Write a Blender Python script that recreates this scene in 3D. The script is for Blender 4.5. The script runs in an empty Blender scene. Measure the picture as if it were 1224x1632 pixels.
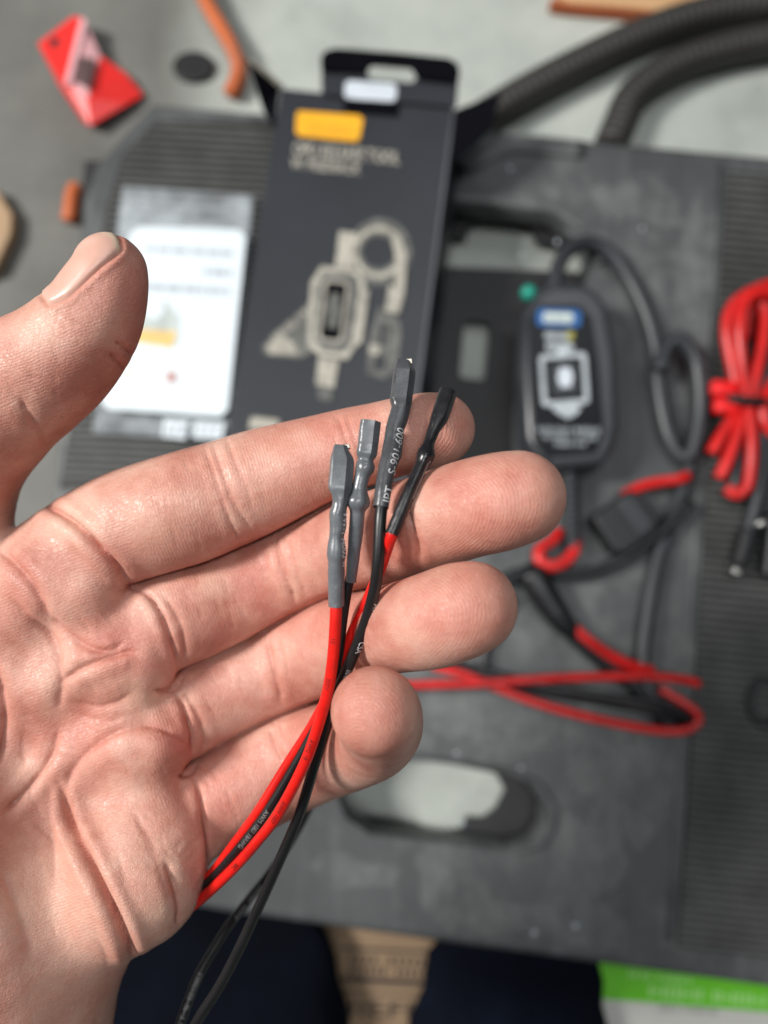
import bpy, bmesh, math, random
import numpy as np
from mathutils import Vector, Matrix
random.seed(7)
rng = np.random.default_rng(11)
scene = bpy.context.scene
COL = scene.collection

# ------------------------------------------------------------------ camera
FPX, CU, CV = 1150.0, 612.0, 816.0          # focal length and centre in photograph pixels (1224 x 1632)
cam_data = bpy.data.cameras.new('camera')
cam = bpy.data.objects.new('camera', cam_data)
COL.objects.link(cam)
cam.location = (0.0, -0.066, 0.415)
cam.rotation_euler = (math.radians(9.0), 0, 0)
cam_data.sensor_fit = 'HORIZONTAL'
cam_data.sensor_width = 36.0
cam_data.lens = FPX / 1224.0 * 36.0
cam_data.clip_start = 0.01
cam_data.clip_end = 50
cam_data.dof.use_dof = True
cam_data.dof.focus_distance = 0.148
cam_data.dof.aperture_fstop = 9.2
scene.camera = cam
CM = Matrix.Translation(cam.location) @ cam.rotation_euler.to_matrix().to_4x4()
CMN = np.array(CM)

# ------------------------------------------------------------------ light: an indoor workshop under tube lamps
world = bpy.data.worlds.new('World')
scene.world = world
world.use_nodes = True
wb = world.node_tree.nodes['Background']
wb.inputs['Color'].default_value = (0.86, 0.93, 1.0, 1)
wb.inputs['Strength'].default_value = 0.04

def area_lamp(name, loc, target, sx, sy, power, color):
    d = bpy.data.lights.new(name, 'AREA')
    d.shape = 'RECTANGLE'; d.size = sx; d.size_y = sy
    d.energy = power; d.color = color
    o = bpy.data.objects.new(name, d); COL.objects.link(o)
    o.location = loc
    o.rotation_euler = (Vector(target) - Vector(loc)).to_track_quat('-Z', 'Y').to_euler()
    return o
area_lamp('tube_lamp_key', (-1.42, 0.22, 1.48), (-0.05, -0.02, 0.2), 0.26, 0.50, 56, (1.0, 0.97, 0.93))
area_lamp('tube_lamp_ceiling', (0.05, -0.10, 2.3), (0, 0, 0), 1.1, 0.35, 18, (0.98, 0.99, 1.0))
area_lamp('tube_lamp_rear', (0.40, 1.10, 2.2), (0, 0, 0), 1.0, 0.35, 6, (0.95, 0.975, 1.0))

scene.view_settings.view_transform = 'Standard'
scene.view_settings.look = 'None'
scene.view_settings.exposure = -0.08
scene.view_settings.gamma = 1.0
scene.view_settings.use_curve_mapping = False
scene.render.engine = 'CYCLES'
scene.cycles.use_denoising = True
scene.cycles.max_bounces = 8
scene.cycles.caustics_reflective = False
scene.cycles.caustics_refractive = False

# ------------------------------------------------------------------ helpers
def cam_pt(u, v, d):
    """photograph pixel and depth along the optical axis (metres) -> world point"""
    return CM @ Vector(((u - CU) / FPX * d, -(v - CV) / FPX * d, -d))

def P(u, v, z=0.0):
    """photograph pixel -> point on the horizontal plane at height z"""
    o = CM.translation
    r = (CM.to_3x3() @ Vector(((u - CU) / FPX, -(v - CV) / FPX, -1.0)))
    t = (z - o.z) / r.z
    return o + r * t

def S(c):
    """sRGB 0-255 -> linear"""
    out = []
    for x in c:
        x = x / 255.0
        out.append(x / 12.92 if x <= 0.04045 else ((x + 0.055) / 1.055) ** 2.4)
    return tuple(out) + (1.0,)

class NT:
    """small node-tree writer"""
    def __init__(self, name):
        self.m = bpy.data.materials.new(name); self.m.use_nodes = True
        self.t = self.m.node_tree; self.n = self.t.nodes
        self.b = self.n['Principled BSDF']
    def node(self, typ, **kw):
        n = self.n.new(typ)
        for k, v in kw.items():
            if k.startswith('i_'):
                n.inputs[k[2:].replace('_', ' ')].default_value = v
            else:
                setattr(n, k, v)
        return n
    def link(self, a, b): self.t.links.new(a, b)
    def noise(self, scale, detail=4, rough=0.55, vec=None, dist=0.0):
        n = self.node('ShaderNodeTexNoise')
        n.inputs['Scale'].default_value = scale; n.inputs['Detail'].default_value = detail
        n.inputs['Roughness'].default_value = rough; n.inputs['Distortion'].default_value = dist
        if vec is not None: self.link(vec, n.inputs['Vector'])
        return n.outputs['Fac']
    def coord(self, scale=(1, 1, 1), kind='Object'):
        c = self.node('ShaderNodeTexCoord')
        mp = self.node('ShaderNodeMapping'); mp.inputs['Scale'].default_value = scale
        self.link(c.outputs[kind], mp.inputs['Vector'])
        return mp.outputs['Vector']
    def ramp(self, fac, stops):
        r = self.node('ShaderNodeValToRGB')
        e = r.color_ramp.elements
        while len(e) > 2: e.remove(e[-1])
        e[0].position, e[0].color = stops[0]
        e[1].position, e[1].color = stops[-1]
        for p, c in stops[1:-1]:
            x = e.new(p); x.color = c
        self.link(fac, r.inputs['Fac'])
        return r.outputs['Color']
    def mix(self, fac, a, b, mode='MIX'):
        m = self.node('ShaderNodeMix', data_type='RGBA', blend_type=mode)
        for sock, val in ((m.inputs[0], fac), (m.inputs[6], a), (m.inputs[7], b)):
            if isinstance(val, (int, float)): sock.default_value = val
            elif isinstance(val, tuple): sock.default_value = val
            else: self.link(val, sock)
        return m.outputs[2]
    def math(self, op, a, b=0.0):
        m = self.node('ShaderNodeMath', operation=op)
        for i, val in enumerate((a, b)):
            if isinstance(val, (int, float)): m.inputs[i].default_value = val
            else: self.link(val, m.inputs[i])
        return m.outputs[0]
    def bump(self, h, strength=0.3, dist=0.001):
        b = self.node('ShaderNodeBump')
        b.inputs['Strength'].default_value = strength; b.inputs['Distance'].default_value = dist
        self.link(h, b.inputs['Height'])
        return b.outputs['Normal']
    def set(self, **kw):
        for k, v in kw.items():
            s = self.b.inputs[k.replace('_', ' ')]
            if hasattr(v, 'is_linked') or hasattr(v, 'links'): self.link(v, s)
            else: s.default_value = v
        return self.m

def plain(name, col, rough=0.5, var=0.12, scale=60, bump=0.0, bscale=400, spec=0.5, metal=0.0, bdist=0.0006):
    t = NT(name)
    v = t.coord()
    f = t.noise(scale, 5, 0.6, v)
    dark = tuple(c * (1 - var) for c in col[:3]) + (1,)
    lite = tuple(min(1, c * (1 + var)) for c in col[:3]) + (1,)
    t.set(Base_Color=t.ramp(f, [(0.3, dark), (0.7, lite)]), Roughness=rough, Metallic=metal)
    t.b.inputs['Specular IOR Level'].default_value = spec
    if bump:
        t.set(Normal=t.bump(t.noise(bscale, 4, 0.6, v), bump, bdist))
    return t.m

def tag(o, label=None, cat=None, group=None, kind=None):
    if label: o['label'] = label
    if cat: o['category'] = cat
    if group: o['group'] = group
    if kind: o['kind'] = kind
    return o

def empty(name, loc, label=None, cat=None, group=None):
    o = bpy.data.objects.new(name, None); COL.objects.link(o)
    o.location = loc; o.empty_display_size = 0.01
    return tag(o, label, cat, group)

def link(name, me, mat, parent=None, smooth=True):
    if mat is not None:
        me.materials.clear(); me.materials.append(mat)
    if smooth and len(me.polygons):
        me.polygons.foreach_set('use_smooth', [True] * len(me.polygons))
    o = bpy.data.objects.new(name, me); COL.objects.link(o)
    if parent is not None:
        o.parent = parent
        o.matrix_parent_inverse = Matrix.Identity(4)
        # meshes are written in world coordinates: bring them into the parent's frame
        o.matrix_local = (parent_world(parent)).inverted()
    return o

def parent_world(o):
    m = o.matrix_basis.copy()
    p = o.parent
    if p is not None:
        m = parent_world(p) @ o.matrix_parent_inverse @ m
    return m

def sharp(o, ang=35):
    m = o.modifiers.new('edge', 'EDGE_SPLIT'); m.split_angle = math.radians(ang)
    return o

def bevel(o, w, seg=2, ang=40):
    m = o.modifiers.new('bevel', 'BEVEL'); m.width = w; m.segments = seg
    m.limit_method = 'ANGLE'; m.angle_limit = math.radians(ang)
    m.harden_normals = False
    return o

def mesh(name, verts, faces):
    me = bpy.data.meshes.new(name)
    me.from_pydata([tuple(v) for v in verts], [], faces)
    me.update()
    return me

def catmull(pts, n=8):
    """Catmull-Rom through tuples of any length"""
    p = np.array(pts, float)
    p = np.vstack([2 * p[0] - p[1], p, 2 * p[-1] - p[-2]])
    out = []
    for i in range(1, len(p) - 2):
        for k in range(n):
            t = k / n
            a, b, c, d = p[i - 1], p[i], p[i + 1], p[i + 2]
            out.append(0.5 * ((2 * b) + (-a + c) * t + (2 * a - 5 * b + 4 * c - d) * t * t + (-a + 3 * b - 3 * c + d) * t ** 3))
    out.append(p[-2])
    return np.array(out)

def frames(pts, up=None):
    """tangent / side / normal frames carried along a polyline"""
    pts = np.asarray(pts, float)
    T = np.gradient(pts, axis=0)
    T /= np.linalg.norm(T, axis=1)[:, None] + 1e-12
    n = np.array(up if up is not None else (0, 0, 1.0), float)
    Ns = []
    for t in T:
        n = n - t * n.dot(t)
        if np.linalg.norm(n) < 1e-6: n = np.array((1.0, 0.3, 0.2)) - t * t.dot((1.0, 0.3, 0.2))
        n = n / np.linalg.norm(n); Ns.append(n)
        if up is not None: n = np.array(up, float)
    N = np.array(Ns)
    return T, np.cross(T, N), N

def tube(pts, radius, seg=14, up=None, cap=True, shape=None):
    """tube mesh data; radius scalar or per-point; shape(i, ang) -> (a, b) local offsets for other sections"""
    pts = np.asarray(pts, float)
    T, B, N = frames(pts, up)
    r = np.full(len(pts), radius) if np.isscalar(radius) else np.asarray(radius, float)
    ang = np.linspace(0, 2 * np.pi, seg, endpoint=False)
    V = []
    for i, p in enumerate(pts):
        if shape is None:
            a, b = np.cos(ang) * r[i], np.sin(ang) * r[i]
        else:
            a, b = shape(i, ang)
        V.append(p + a[:, None] * B[i] + b[:, None] * N[i])
    V = np.concatenate(V)
    F = []
    for i in range(len(pts) - 1):
        for k in range(seg):
            k2 = (k + 1) % seg
            F.append((i * seg + k, i * seg + k2, (i + 1) * seg + k2, (i + 1) * seg + k))
    if cap:
        F.append(tuple(range(seg - 1, -1, -1)))
        F.append(tuple((len(pts) - 1) * seg + k for k in range(seg)))
    return V, F

def tube_obj(name, pts, radius, mat, parent=None, seg=12, n=8, up=None, shape=None, spline=True):
    q = catmull([tuple(p) for p in pts], n) if spline else np.array([tuple(p) for p in pts])
    V, F = tube(q, radius, seg, up, True, shape)
    return link(name, mesh(name, V, F), mat, parent)

def merge(parts):
    V, F, o = [], [], 0
    for v, f in parts:
        v = np.asarray(v); V.append(v)
        F += [tuple(i + o for i in ff) for ff in f]; o += len(v)
    return np.concatenate(V), F

def boxvf(c, ax, ay, az):
    """box from centre and three half-axis vectors"""
    c, ax, ay, az = (np.array(tuple(x), float) for x in (c, ax, ay, az))
    V = [c + sx * ax + sy * ay + sz * az for sz in (-1, 1) for sy in (-1, 1) for sx in (-1, 1)]
    F = [(0, 2, 3, 1), (4, 5, 7, 6), (0, 1, 5, 4), (2, 6, 7, 3), (0, 4, 6, 2), (1, 3, 7, 5)]
    return V, F

def slab(name, outline, holes, z0, z1, mat, parent=None, bev=0.0, frame=None, res=2):
    """flat plate with holes from 2-D loops: filled curve, extruded and bevelled, turned into a mesh"""
    cu = bpy.data.curves.new(name, 'CURVE'); cu.dimensions = '2D'; cu.fill_mode = 'BOTH'
    for loop in [outline] + list(holes):
        s = cu.splines.new('POLY'); s.points.add(len(loop) - 1)
        for pt, q in zip(s.points, loop): pt.co = (q[0], q[1], 0, 1)
        s.use_cyclic_u = True
    cu.extrude = max((z1 - z0) / 2 - bev, 0.00001); cu.bevel_depth = bev; cu.bevel_resolution = res; cu.offset = -bev
    tmp = bpy.data.objects.new(name, cu); COL.objects.link(tmp)
    dg = bpy.context.evaluated_depsgraph_get()
    me = bpy.data.meshes.new_from_object(tmp.evaluated_get(dg))
    bpy.data.objects.remove(tmp); bpy.data.curves.remove(cu)
    me.transform(Matrix.Translation((0, 0, (z0 + z1) / 2)))
    if frame is not None: me.transform(frame)
    o = link(name, me, mat, parent, smooth=True)
    sharp(o, 40)
    return o

def rrect(x0, y0, x1, y1, r, n=5):
    out = []
    for cx, cy, a0 in ((x1 - r, y1 - r, 0), (x0 + r, y1 - r, 90), (x0 + r, y0 + r, 180), (x1 - r, y0 + r, 270)):
        for k in range(n + 1):
            a = math.radians(a0 + 90 * k / n)
            out.append((cx + r * math.cos(a), cy + r * math.sin(a)))
    return out

def text_vf(s, size=1.0, spacing=1.0, bold=0.0, fine=0):
    """letters as flat triangles/ngons: (verts Nx2, faces), baseline at y=0, start x=0"""
    cu = bpy.data.curves.new('txt', 'FONT'); cu.body = s; cu.size = size; cu.space_character = spacing
    cu.resolution_u = 3; cu.offset = bold
    o = bpy.data.objects.new('txt', cu); COL.objects.link(o)
    dg = bpy.context.evaluated_depsgraph_get()
    me = bpy.data.meshes.new_from_object(o.evaluated_get(dg))
    bm = bmesh.new(); bm.from_mesh(me)
    bmesh.ops.triangulate(bm, faces=bm.faces[:])
    if fine: bmesh.ops.subdivide_edges(bm, edges=bm.edges[:], cuts=fine, use_grid_fill=True)
    bm.to_mesh(me); bm.free()
    V = np.array([v.co[:2] for v in me.vertices]).reshape(-1, 2)
    F = [tuple(p.vertices) for p in me.polygons]
    bpy.data.objects.remove(o); bpy.data.curves.remove(cu); bpy.data.meshes.remove(me)
    return V, F

# ------------------------------------------------------------------ materials of the place
def mat_concrete():
    t = NT('concrete'); v = t.coord()
    big = t.noise(1.7, 5, 0.6, v); mid = t.noise(9, 6, 0.65, v); fin = t.noise(120, 4, 0.7, v)
    c = t.ramp(mid, [(0.30, (0.27, 0.295, 0.27, 1)), (0.5, (0.42, 0.455, 0.42, 1)), (0.72, (0.54, 0.57, 0.52, 1))])
    c = t.mix(t.math('MULTIPLY', fin, 0.25), c, (0.36, 0.38, 0.35, 1))
    # shade over the left of the slab, painted into the concrete colour
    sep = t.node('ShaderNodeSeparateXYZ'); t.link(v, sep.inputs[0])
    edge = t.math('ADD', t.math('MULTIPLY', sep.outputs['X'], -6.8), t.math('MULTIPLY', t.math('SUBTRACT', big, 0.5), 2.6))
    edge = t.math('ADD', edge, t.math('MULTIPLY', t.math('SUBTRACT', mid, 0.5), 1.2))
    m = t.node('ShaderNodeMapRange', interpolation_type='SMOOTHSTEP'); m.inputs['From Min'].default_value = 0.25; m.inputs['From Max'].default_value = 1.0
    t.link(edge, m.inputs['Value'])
    shade = t.ramp(mid, [(0.3, (0.085, 0.085, 0.076, 1)), (0.7, (0.165, 0.165, 0.150, 1))])
    c = t.mix(m.outputs['Result'], c, shade)
    t.set(Base_Color=c, Roughness=0.62, Normal=t.bump(fin, 0.25, 0.002))
    return t.m

def mat_bench():
    t = NT('bench_plastic'); v = t.coord()
    n1 = t.noise(14, 6, 0.65, v); n2 = t.noise(5.5, 3, 0.5, v); n3 = t.noise(700, 3, 0.6, v); n4 = t.noise(48, 5, 0.7, v)
    c = t.ramp(n1, [(0.3, (0.048, 0.052, 0.054, 1)), (0.52, (0.066, 0.071, 0.074, 1)), (0.75, (0.090, 0.096, 0.098, 1))])
    dust = t.ramp(t.math('MULTIPLY', n4, n2), [(0.24, (0, 0, 0, 1)), (0.40, (1, 1, 1, 1))])
    c = t.mix(t.math('MULTIPLY', dust, 0.36), c, (0.27, 0.29, 0.28, 1))
    # long pale scuffs
    sv = t.coord((55, 9, 1)); sc = t.noise(1.0, 4, 0.6, sv, 0.6)
    c = t.mix(t.math('MULTIPLY', t.ramp(sc, [(0.54, (0, 0, 0, 1)), (0.72, (1, 1, 1, 1))]), 0.16), c, (0.30, 0.31, 0.32, 1))
    t.set(Base_Color=c, Roughness=t.ramp(n1, [(0.3, (0.42,) * 3 + (1,)), (0.7, (0.62,) * 3 + (1,))]), Normal=t.bump(n3, 0.25, 0.0004))
    return t.m

def mat_cardboard(name='cardboard', k=1.0):
    t = NT(name); v = t.coord(); w = t.coord((1, 30, 1))
    f = t.noise(25, 5, 0.6, v); g = t.noise(30, 3, 0.6, w)
    c = t.ramp(f, [(0.3, (0.33 * k, 0.22 * k, 0.13 * k, 1)), (0.7, (0.45 * k, 0.31 * k, 0.19 * k, 1))])
    c = t.mix(t.math('MULTIPLY', g, 0.3), c, (0.26 * k, 0.17 * k, 0.10 * k, 1))
    t.set(Base_Color=c, Roughness=0.85); return t.m

def mat_denim():
    t = NT('navy_denim'); v = t.coord()
    f = t.noise(9, 6, 0.65, v); g = t.noise(900, 3, 0.7, v)
    c = t.ramp(f, [(0.3, (0.0012, 0.0016, 0.0034, 1)), (0.6, (0.0025, 0.004, 0.009, 1)), (0.8, (0.007, 0.012, 0.026, 1))])
    t.set(Base_Color=c, Roughness=0.9, Normal=t.bump(g, 0.4, 0.001)); t.b.inputs['Specular IOR Level'].default_value = 0.08
    return t.m

def mat_wood():
    t = NT('board_wood'); v = t.coord((3, 40, 40))
    f = t.noise(4, 6, 0.6, v, 0.5)
    t.set(Base_Color=t.ramp(f, [(0.3, (0.42, 0.22, 0.10, 1)), (0.7, (0.66, 0.42, 0.22, 1))]), Roughness=0.6); return t.m

def mat_film():
    t = NT('clear_film'); v = t.coord()
    t.set(Base_Color=(0.62, 0.68, 0.72, 1), Roughness=0.2, Alpha=t.ramp(t.noise(38, 4, 0.6, v), [(0.35, (0.10,) * 3 + (1,)), (0.75, (0.60,) * 3 + (1,))]))
    return t.m

M = dict(
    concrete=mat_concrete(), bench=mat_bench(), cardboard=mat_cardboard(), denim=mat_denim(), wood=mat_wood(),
    tread=plain('shaded_tread_plastic', (0.010, 0.010, 0.009), 0.6, 0.35, 40, 0.3, 500),  # base darkened: shade between the ridges put into the colour
    tread_lit=plain('lit_ridge_plastic', (0.098, 0.102, 0.100), 0.6, 0.40, 25, 0.3, 500),  # same plastic lightened: light on the ridges put into the colour
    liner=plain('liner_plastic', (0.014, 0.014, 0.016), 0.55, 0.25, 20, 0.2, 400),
    card=plain('coated_black_card', (0.023, 0.0265, 0.033), 0.40, 0.15, 15, 0.08, 300),
    card_in=plain('dark_card_lining', (0.003, 0.003, 0.005), 0.8, 0.2, 20, spec=0.05),
    yellow=plain('yellow_print', (0.88, 0.43, 0.018), 0.45, 0.06, 20),
    yellow_dim=plain('orange_print', (0.74, 0.33, 0.02), 0.45, 0.06, 20),
    cream=plain('cream_print', (0.40, 0.38, 0.325), 0.5, 0.35, 180),
    cream_dim=plain('grey_cream_print', (0.115, 0.117, 0.108), 0.5, 0.6, 220),
    paper=plain('white_paper', (0.72, 0.80, 0.85), 0.45, 0.03, 10),
    ink=plain('grey_ink', (0.42, 0.46, 0.50), 0.6, 0.2, 40),
    gold=plain('ochre_print', (0.72, 0.50, 0.18), 0.6, 0.25, 60),
    steel_print=plain('grey_green_print', (0.50, 0.56, 0.54), 0.6, 0.25, 60),
    bag=mat_film(),
    bumper=plain('bumper_rubber', (0.040, 0.044, 0.050), 0.32, 0.15, 30, 0.15, 500),
    face=plain('black_face_plate', (0.004, 0.005, 0.007), 0.30, 0.2, 30, spec=0.22),
    blue=plain('blue_print', (0.015, 0.11, 0.33), 0.4, 0.1, 30),
    pale=plain('pale_print', (0.66, 0.72, 0.62), 0.5, 0.1, 60),
    lime=plain('yellow_green_print', (0.42, 0.40, 0.08), 0.5, 0.1, 60),
    silver_print=plain('silver_print', (0.42, 0.465, 0.50), 0.5, 0.3, 90),
    white_print=plain('white_print', (0.60, 0.66, 0.72), 0.5, 0.1, 60),
    green=plain('green_lens', (0.01, 0.30, 0.22), 0.3, 0.1, 30),
    cable=plain('black_cable', (0.011, 0.012, 0.014), 0.40, 0.2, 40, 0.1, 500),
    cable_grey=plain('grey_cable', (0.030, 0.034, 0.039), 0.40, 0.2, 40, 0.1, 500),
    red=plain('red_insulation', (0.58, 0.012, 0.011), 0.33, 0.25, 60, 0.05, 700),
    red_tie=plain('red_tie', (0.80, 0.008, 0.010), 0.45, 0.06, 60),
    steel=plain('tinned_steel', (0.62, 0.62, 0.60), 0.28, 0.15, 200, metal=1.0),
    hose=plain('hose_rubber', (0.034, 0.032, 0.030), 0.50, 0.2, 12, 0.2, 200),
    red_card=plain('red_plastic', (0.78, 0.030, 0.026), 0.38, 0.12, 14, 0.3, 25, bdist=0.004),
    pink=plain('milky_film', (0.72, 0.40, 0.42), 0.25, 0.2, 20),
    orange=plain('orange_rubber', (0.50, 0.120, 0.035), 0.55, 0.2, 20),
    black=plain('black_rubber', (0.010, 0.010, 0.011), 0.6, 0.2, 20),
    leaf_green=plain('green_print', (0.13, 0.52, 0.020), 0.45, 0.06, 15),
    light_print=plain('pale_green_print', (0.34, 0.68, 0.22), 0.5, 0.1, 15),
    box_white=plain('white_box_card', (0.52, 0.52, 0.49), 0.6, 0.08, 15),
    box_ink=plain('grey_box_ink', (0.28, 0.28, 0.27), 0.6, 0.2, 15),
    carton_ink=plain('carton_ink', (0.045, 0.032, 0.024), 0.8, 0.2, 15),
    shoe=plain('shoe_leather', (0.02, 0.018, 0.016), 0.5, 0.2, 15),
)

FLOOR = -0.034
def loop(px, z): return [tuple(P(u, v, z)[:2]) for u, v in px]

def decal(name, px, z, mat, parent, holes=()):
    """flat print: a filled outline laid on a horizontal face"""
    return slab(name, loop(px, z), [loop(h, z) for h in holes], z, z + 0.0002, mat, parent)

def rr_px(u0, v0, u1, v1, r, rot=0.0, n=4):
    cu, cv = (u0 + u1) / 2, (v0 + v1) / 2
    a = math.radians(rot); c, s = math.cos(a), math.sin(a)
    return [(cu + (x - cu) * c - (y - cv) * s, cv + (x - cu) * s + (y - cv) * c) for x, y in rrect(u0, v0, u1, v1, r, n)]

def text_flat(name, s, u, v, rot, hpx, z, mat, parent, wpx=None, bold=0.0):
    """lettering printed on a horizontal face; (u, v) is the left end of the baseline"""
    V, F = text_vf(s, 1.0, 1.0, bold)
    V = V * (hpx / 0.70)
    if wpx: V[:, 0] *= wpx / (V[:, 0].max() - V[:, 0].min())
    a = math.radians(rot); c, sn = math.cos(a), math.sin(a)
    W = [tuple(P(u + x * c + y * sn, v + x * sn - y * c, z)) for x, y in V]
    return link(name, mesh(name, W, F), mat, parent, smooth=False)

# ------------------------------------------------------------------ floor
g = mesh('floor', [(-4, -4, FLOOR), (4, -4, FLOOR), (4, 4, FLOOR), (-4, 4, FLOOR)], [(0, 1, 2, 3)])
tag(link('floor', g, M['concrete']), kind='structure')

# ------------------------------------------------------------------ grey plastic work surface
bench = empty('workbench', P(612, 998, 0), 'scuffed grey plastic work surface with ribbed tread strips and handle slots', 'workbench')
out_px = [(240, 163), (820, 211), (1500, 273), (1560, 1622), (340, 1453), (20, 1408), (92, 700), (132, 320), (152, 262)]
slot_low = [(545, 1240), (562, 1212), (600, 1205), (700, 1216), (800, 1230), (842, 1248), (866, 1283), (864, 1318), (845, 1342), (810, 1350), (700, 1338), (590, 1324), (556, 1300), (545, 1270)]
slot_top = [(640, 316), (760, 323), (880, 336), (922, 364), (940, 405), (930, 448), (868, 470), (838, 520), (826, 640), (822, 762), (640, 748)]
slab('bench_top', loop(out_px, 0), [loop(slot_low, 0), loop(slot_top, 0)], -0.020, 0.0, M['bench'], bench, bev=0.004, res=3)
# raised shoulder round the upper slot, raised lip round the lower one
def ring_px(px, grow):
    c = np.mean(px, 0); return [tuple(c + (np.array(p) - c) * (1 + grow)) for p in px]
lip = ring_px(slot_low, 0.13); lip_in = ring_px(slot_low, 0.03)
slab('slot_lip', loop(lip, 0.0), [loop(lip_in, 0.0)], 0.0003, 0.0026, M['bench'], bench, bev=0.001)
# liner plates under the slots
zl = -0.024
dome = [(640, 374), (742, 380), (748, 362), (765, 350), (800, 345), (836, 352), (852, 370), (856, 387), (905, 392), (932, 408), (926, 434), (640, 422)]
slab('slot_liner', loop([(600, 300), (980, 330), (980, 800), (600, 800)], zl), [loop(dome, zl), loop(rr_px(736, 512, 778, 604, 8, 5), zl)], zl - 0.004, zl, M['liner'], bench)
notch = [(500, 1200), (700, 1214), (790, 1232), (806, 1260), (790, 1290), (768, 1306), (745, 1302), (735, 1322), (700, 1328), (660, 1322), (640, 1310), (500, 1290)]
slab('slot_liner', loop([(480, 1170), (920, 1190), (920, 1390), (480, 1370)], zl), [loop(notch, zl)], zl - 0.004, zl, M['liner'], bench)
# legs of the work surface
for (u, v) in ((180, 300), (1450, 330), (120, 1330), (1450, 1530)):
    p = P(u, v, -0.02)
    sharp(link('leg', mesh('leg', *boxvf((p.x, p.y, (FLOOR - 0.02) / 2), (0.02, 0, 0), (0, 0.02, 0), (0, 0, (-0.02 - FLOOR) / 2))), M['liner'], bench, smooth=False))
# shallow step beside the upper slot and the long seam in front of the tread strip
def bar_px(pts, z, w, h, mat, name, parent):
    q = [tuple(P(u, v, z)) for u, v in pts]
    def sh(i, ang):
        c, s = np.cos(ang), np.sin(ang); e = 0.35
        return np.sign(c) * np.abs(c) ** e * w, np.sign(s) * np.abs(s) ** e * h
    return tube_obj(name, q, 1.0, mat, parent, 12, 6, (0, 0, 1), sh)
bar_px([(735, 268), (760, 255), (800, 236), (840, 232), (930, 240)], 0.0005, 0.006, 0.0022, M['bench'], 'moulded_rib', bench)
bar_px([(1147, 262), (1107, 880), (1066, 1500)], 0.0003, 0.0016, 0.0010, M['bench'], 'moulded_rib', bench)
bar_px([(905, 365), (940, 385), (962, 420)], 0.0005, 0.004, 0.002, M['bench'], 'moulded_rib', bench)
# ribbed strips
def tread(px_quad, n, name):
    a, b, c, d = [np.array(x, float) for x in px_quad]      # top-left, top-right, bottom-right, bottom-left
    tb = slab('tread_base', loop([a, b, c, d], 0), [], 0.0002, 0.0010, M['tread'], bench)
    parts = []
    for i in range(n):
        t = (i + 0.5) / n
        l = a + (d - a) * t; r = b + (c - b) * t
        pl, pr = np.array(P(*l, 0.0014)), np.array(P(*r, 0.0014))
        ax = (pr - pl) / 2 * 0.985; ay = np.cross((0, 0, 1.0), ax / np.linalg.norm(ax)) * 0.0011
        c0 = (pl + pr) / 2
        h = np.array((0, 0, 0.0012))
        V = [c0 - ax - ay * 1.6 - h, c0 + ax - ay * 1.6 - h, c0 + ax + ay * 1.6 - h, c0 - ax + ay * 1.6 - h, c0 - ax - ay * .7 + h, c0 + ax - ay * .7 + h, c0 + ax + ay * .7 + h, c0 - ax + ay * .7 + h]
        F = [(0, 1, 5, 4), (1, 2, 6, 5), (2, 3, 7, 6), (3, 0, 4, 7), (4, 5, 6, 7)]
        parts.append((V, F))
    V, F = merge(parts)
    tag(link('tread_ridges', mesh('tread_ridges', V, F), M['tread_lit'], tb, smooth=False), kind='stuff')
tread([(1157, 274), (1480, 304), (1480, 1552), (1078, 1508)], 98, 'right')
tl = [(250, 194), (440, 196), (440, 780), (95, 780), (172, 330), (196, 250)]
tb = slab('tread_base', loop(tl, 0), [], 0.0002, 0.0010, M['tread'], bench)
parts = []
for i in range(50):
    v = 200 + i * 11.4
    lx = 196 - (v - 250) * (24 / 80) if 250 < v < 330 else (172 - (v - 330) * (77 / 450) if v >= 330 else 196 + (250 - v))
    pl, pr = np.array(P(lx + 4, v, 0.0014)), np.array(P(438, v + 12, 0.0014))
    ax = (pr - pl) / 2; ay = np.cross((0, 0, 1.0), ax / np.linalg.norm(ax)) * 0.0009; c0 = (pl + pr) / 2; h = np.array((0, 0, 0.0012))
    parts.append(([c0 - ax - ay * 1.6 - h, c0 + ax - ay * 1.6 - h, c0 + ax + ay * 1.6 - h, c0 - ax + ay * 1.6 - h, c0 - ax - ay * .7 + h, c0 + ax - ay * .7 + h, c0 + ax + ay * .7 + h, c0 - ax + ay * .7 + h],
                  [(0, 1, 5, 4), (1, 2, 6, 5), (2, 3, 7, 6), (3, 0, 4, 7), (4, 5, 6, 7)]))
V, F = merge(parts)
tag(link('tread_ridges', mesh('tread_ridges', V, F), M['tread_lit'], tb, smooth=False), kind='stuff')
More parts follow.
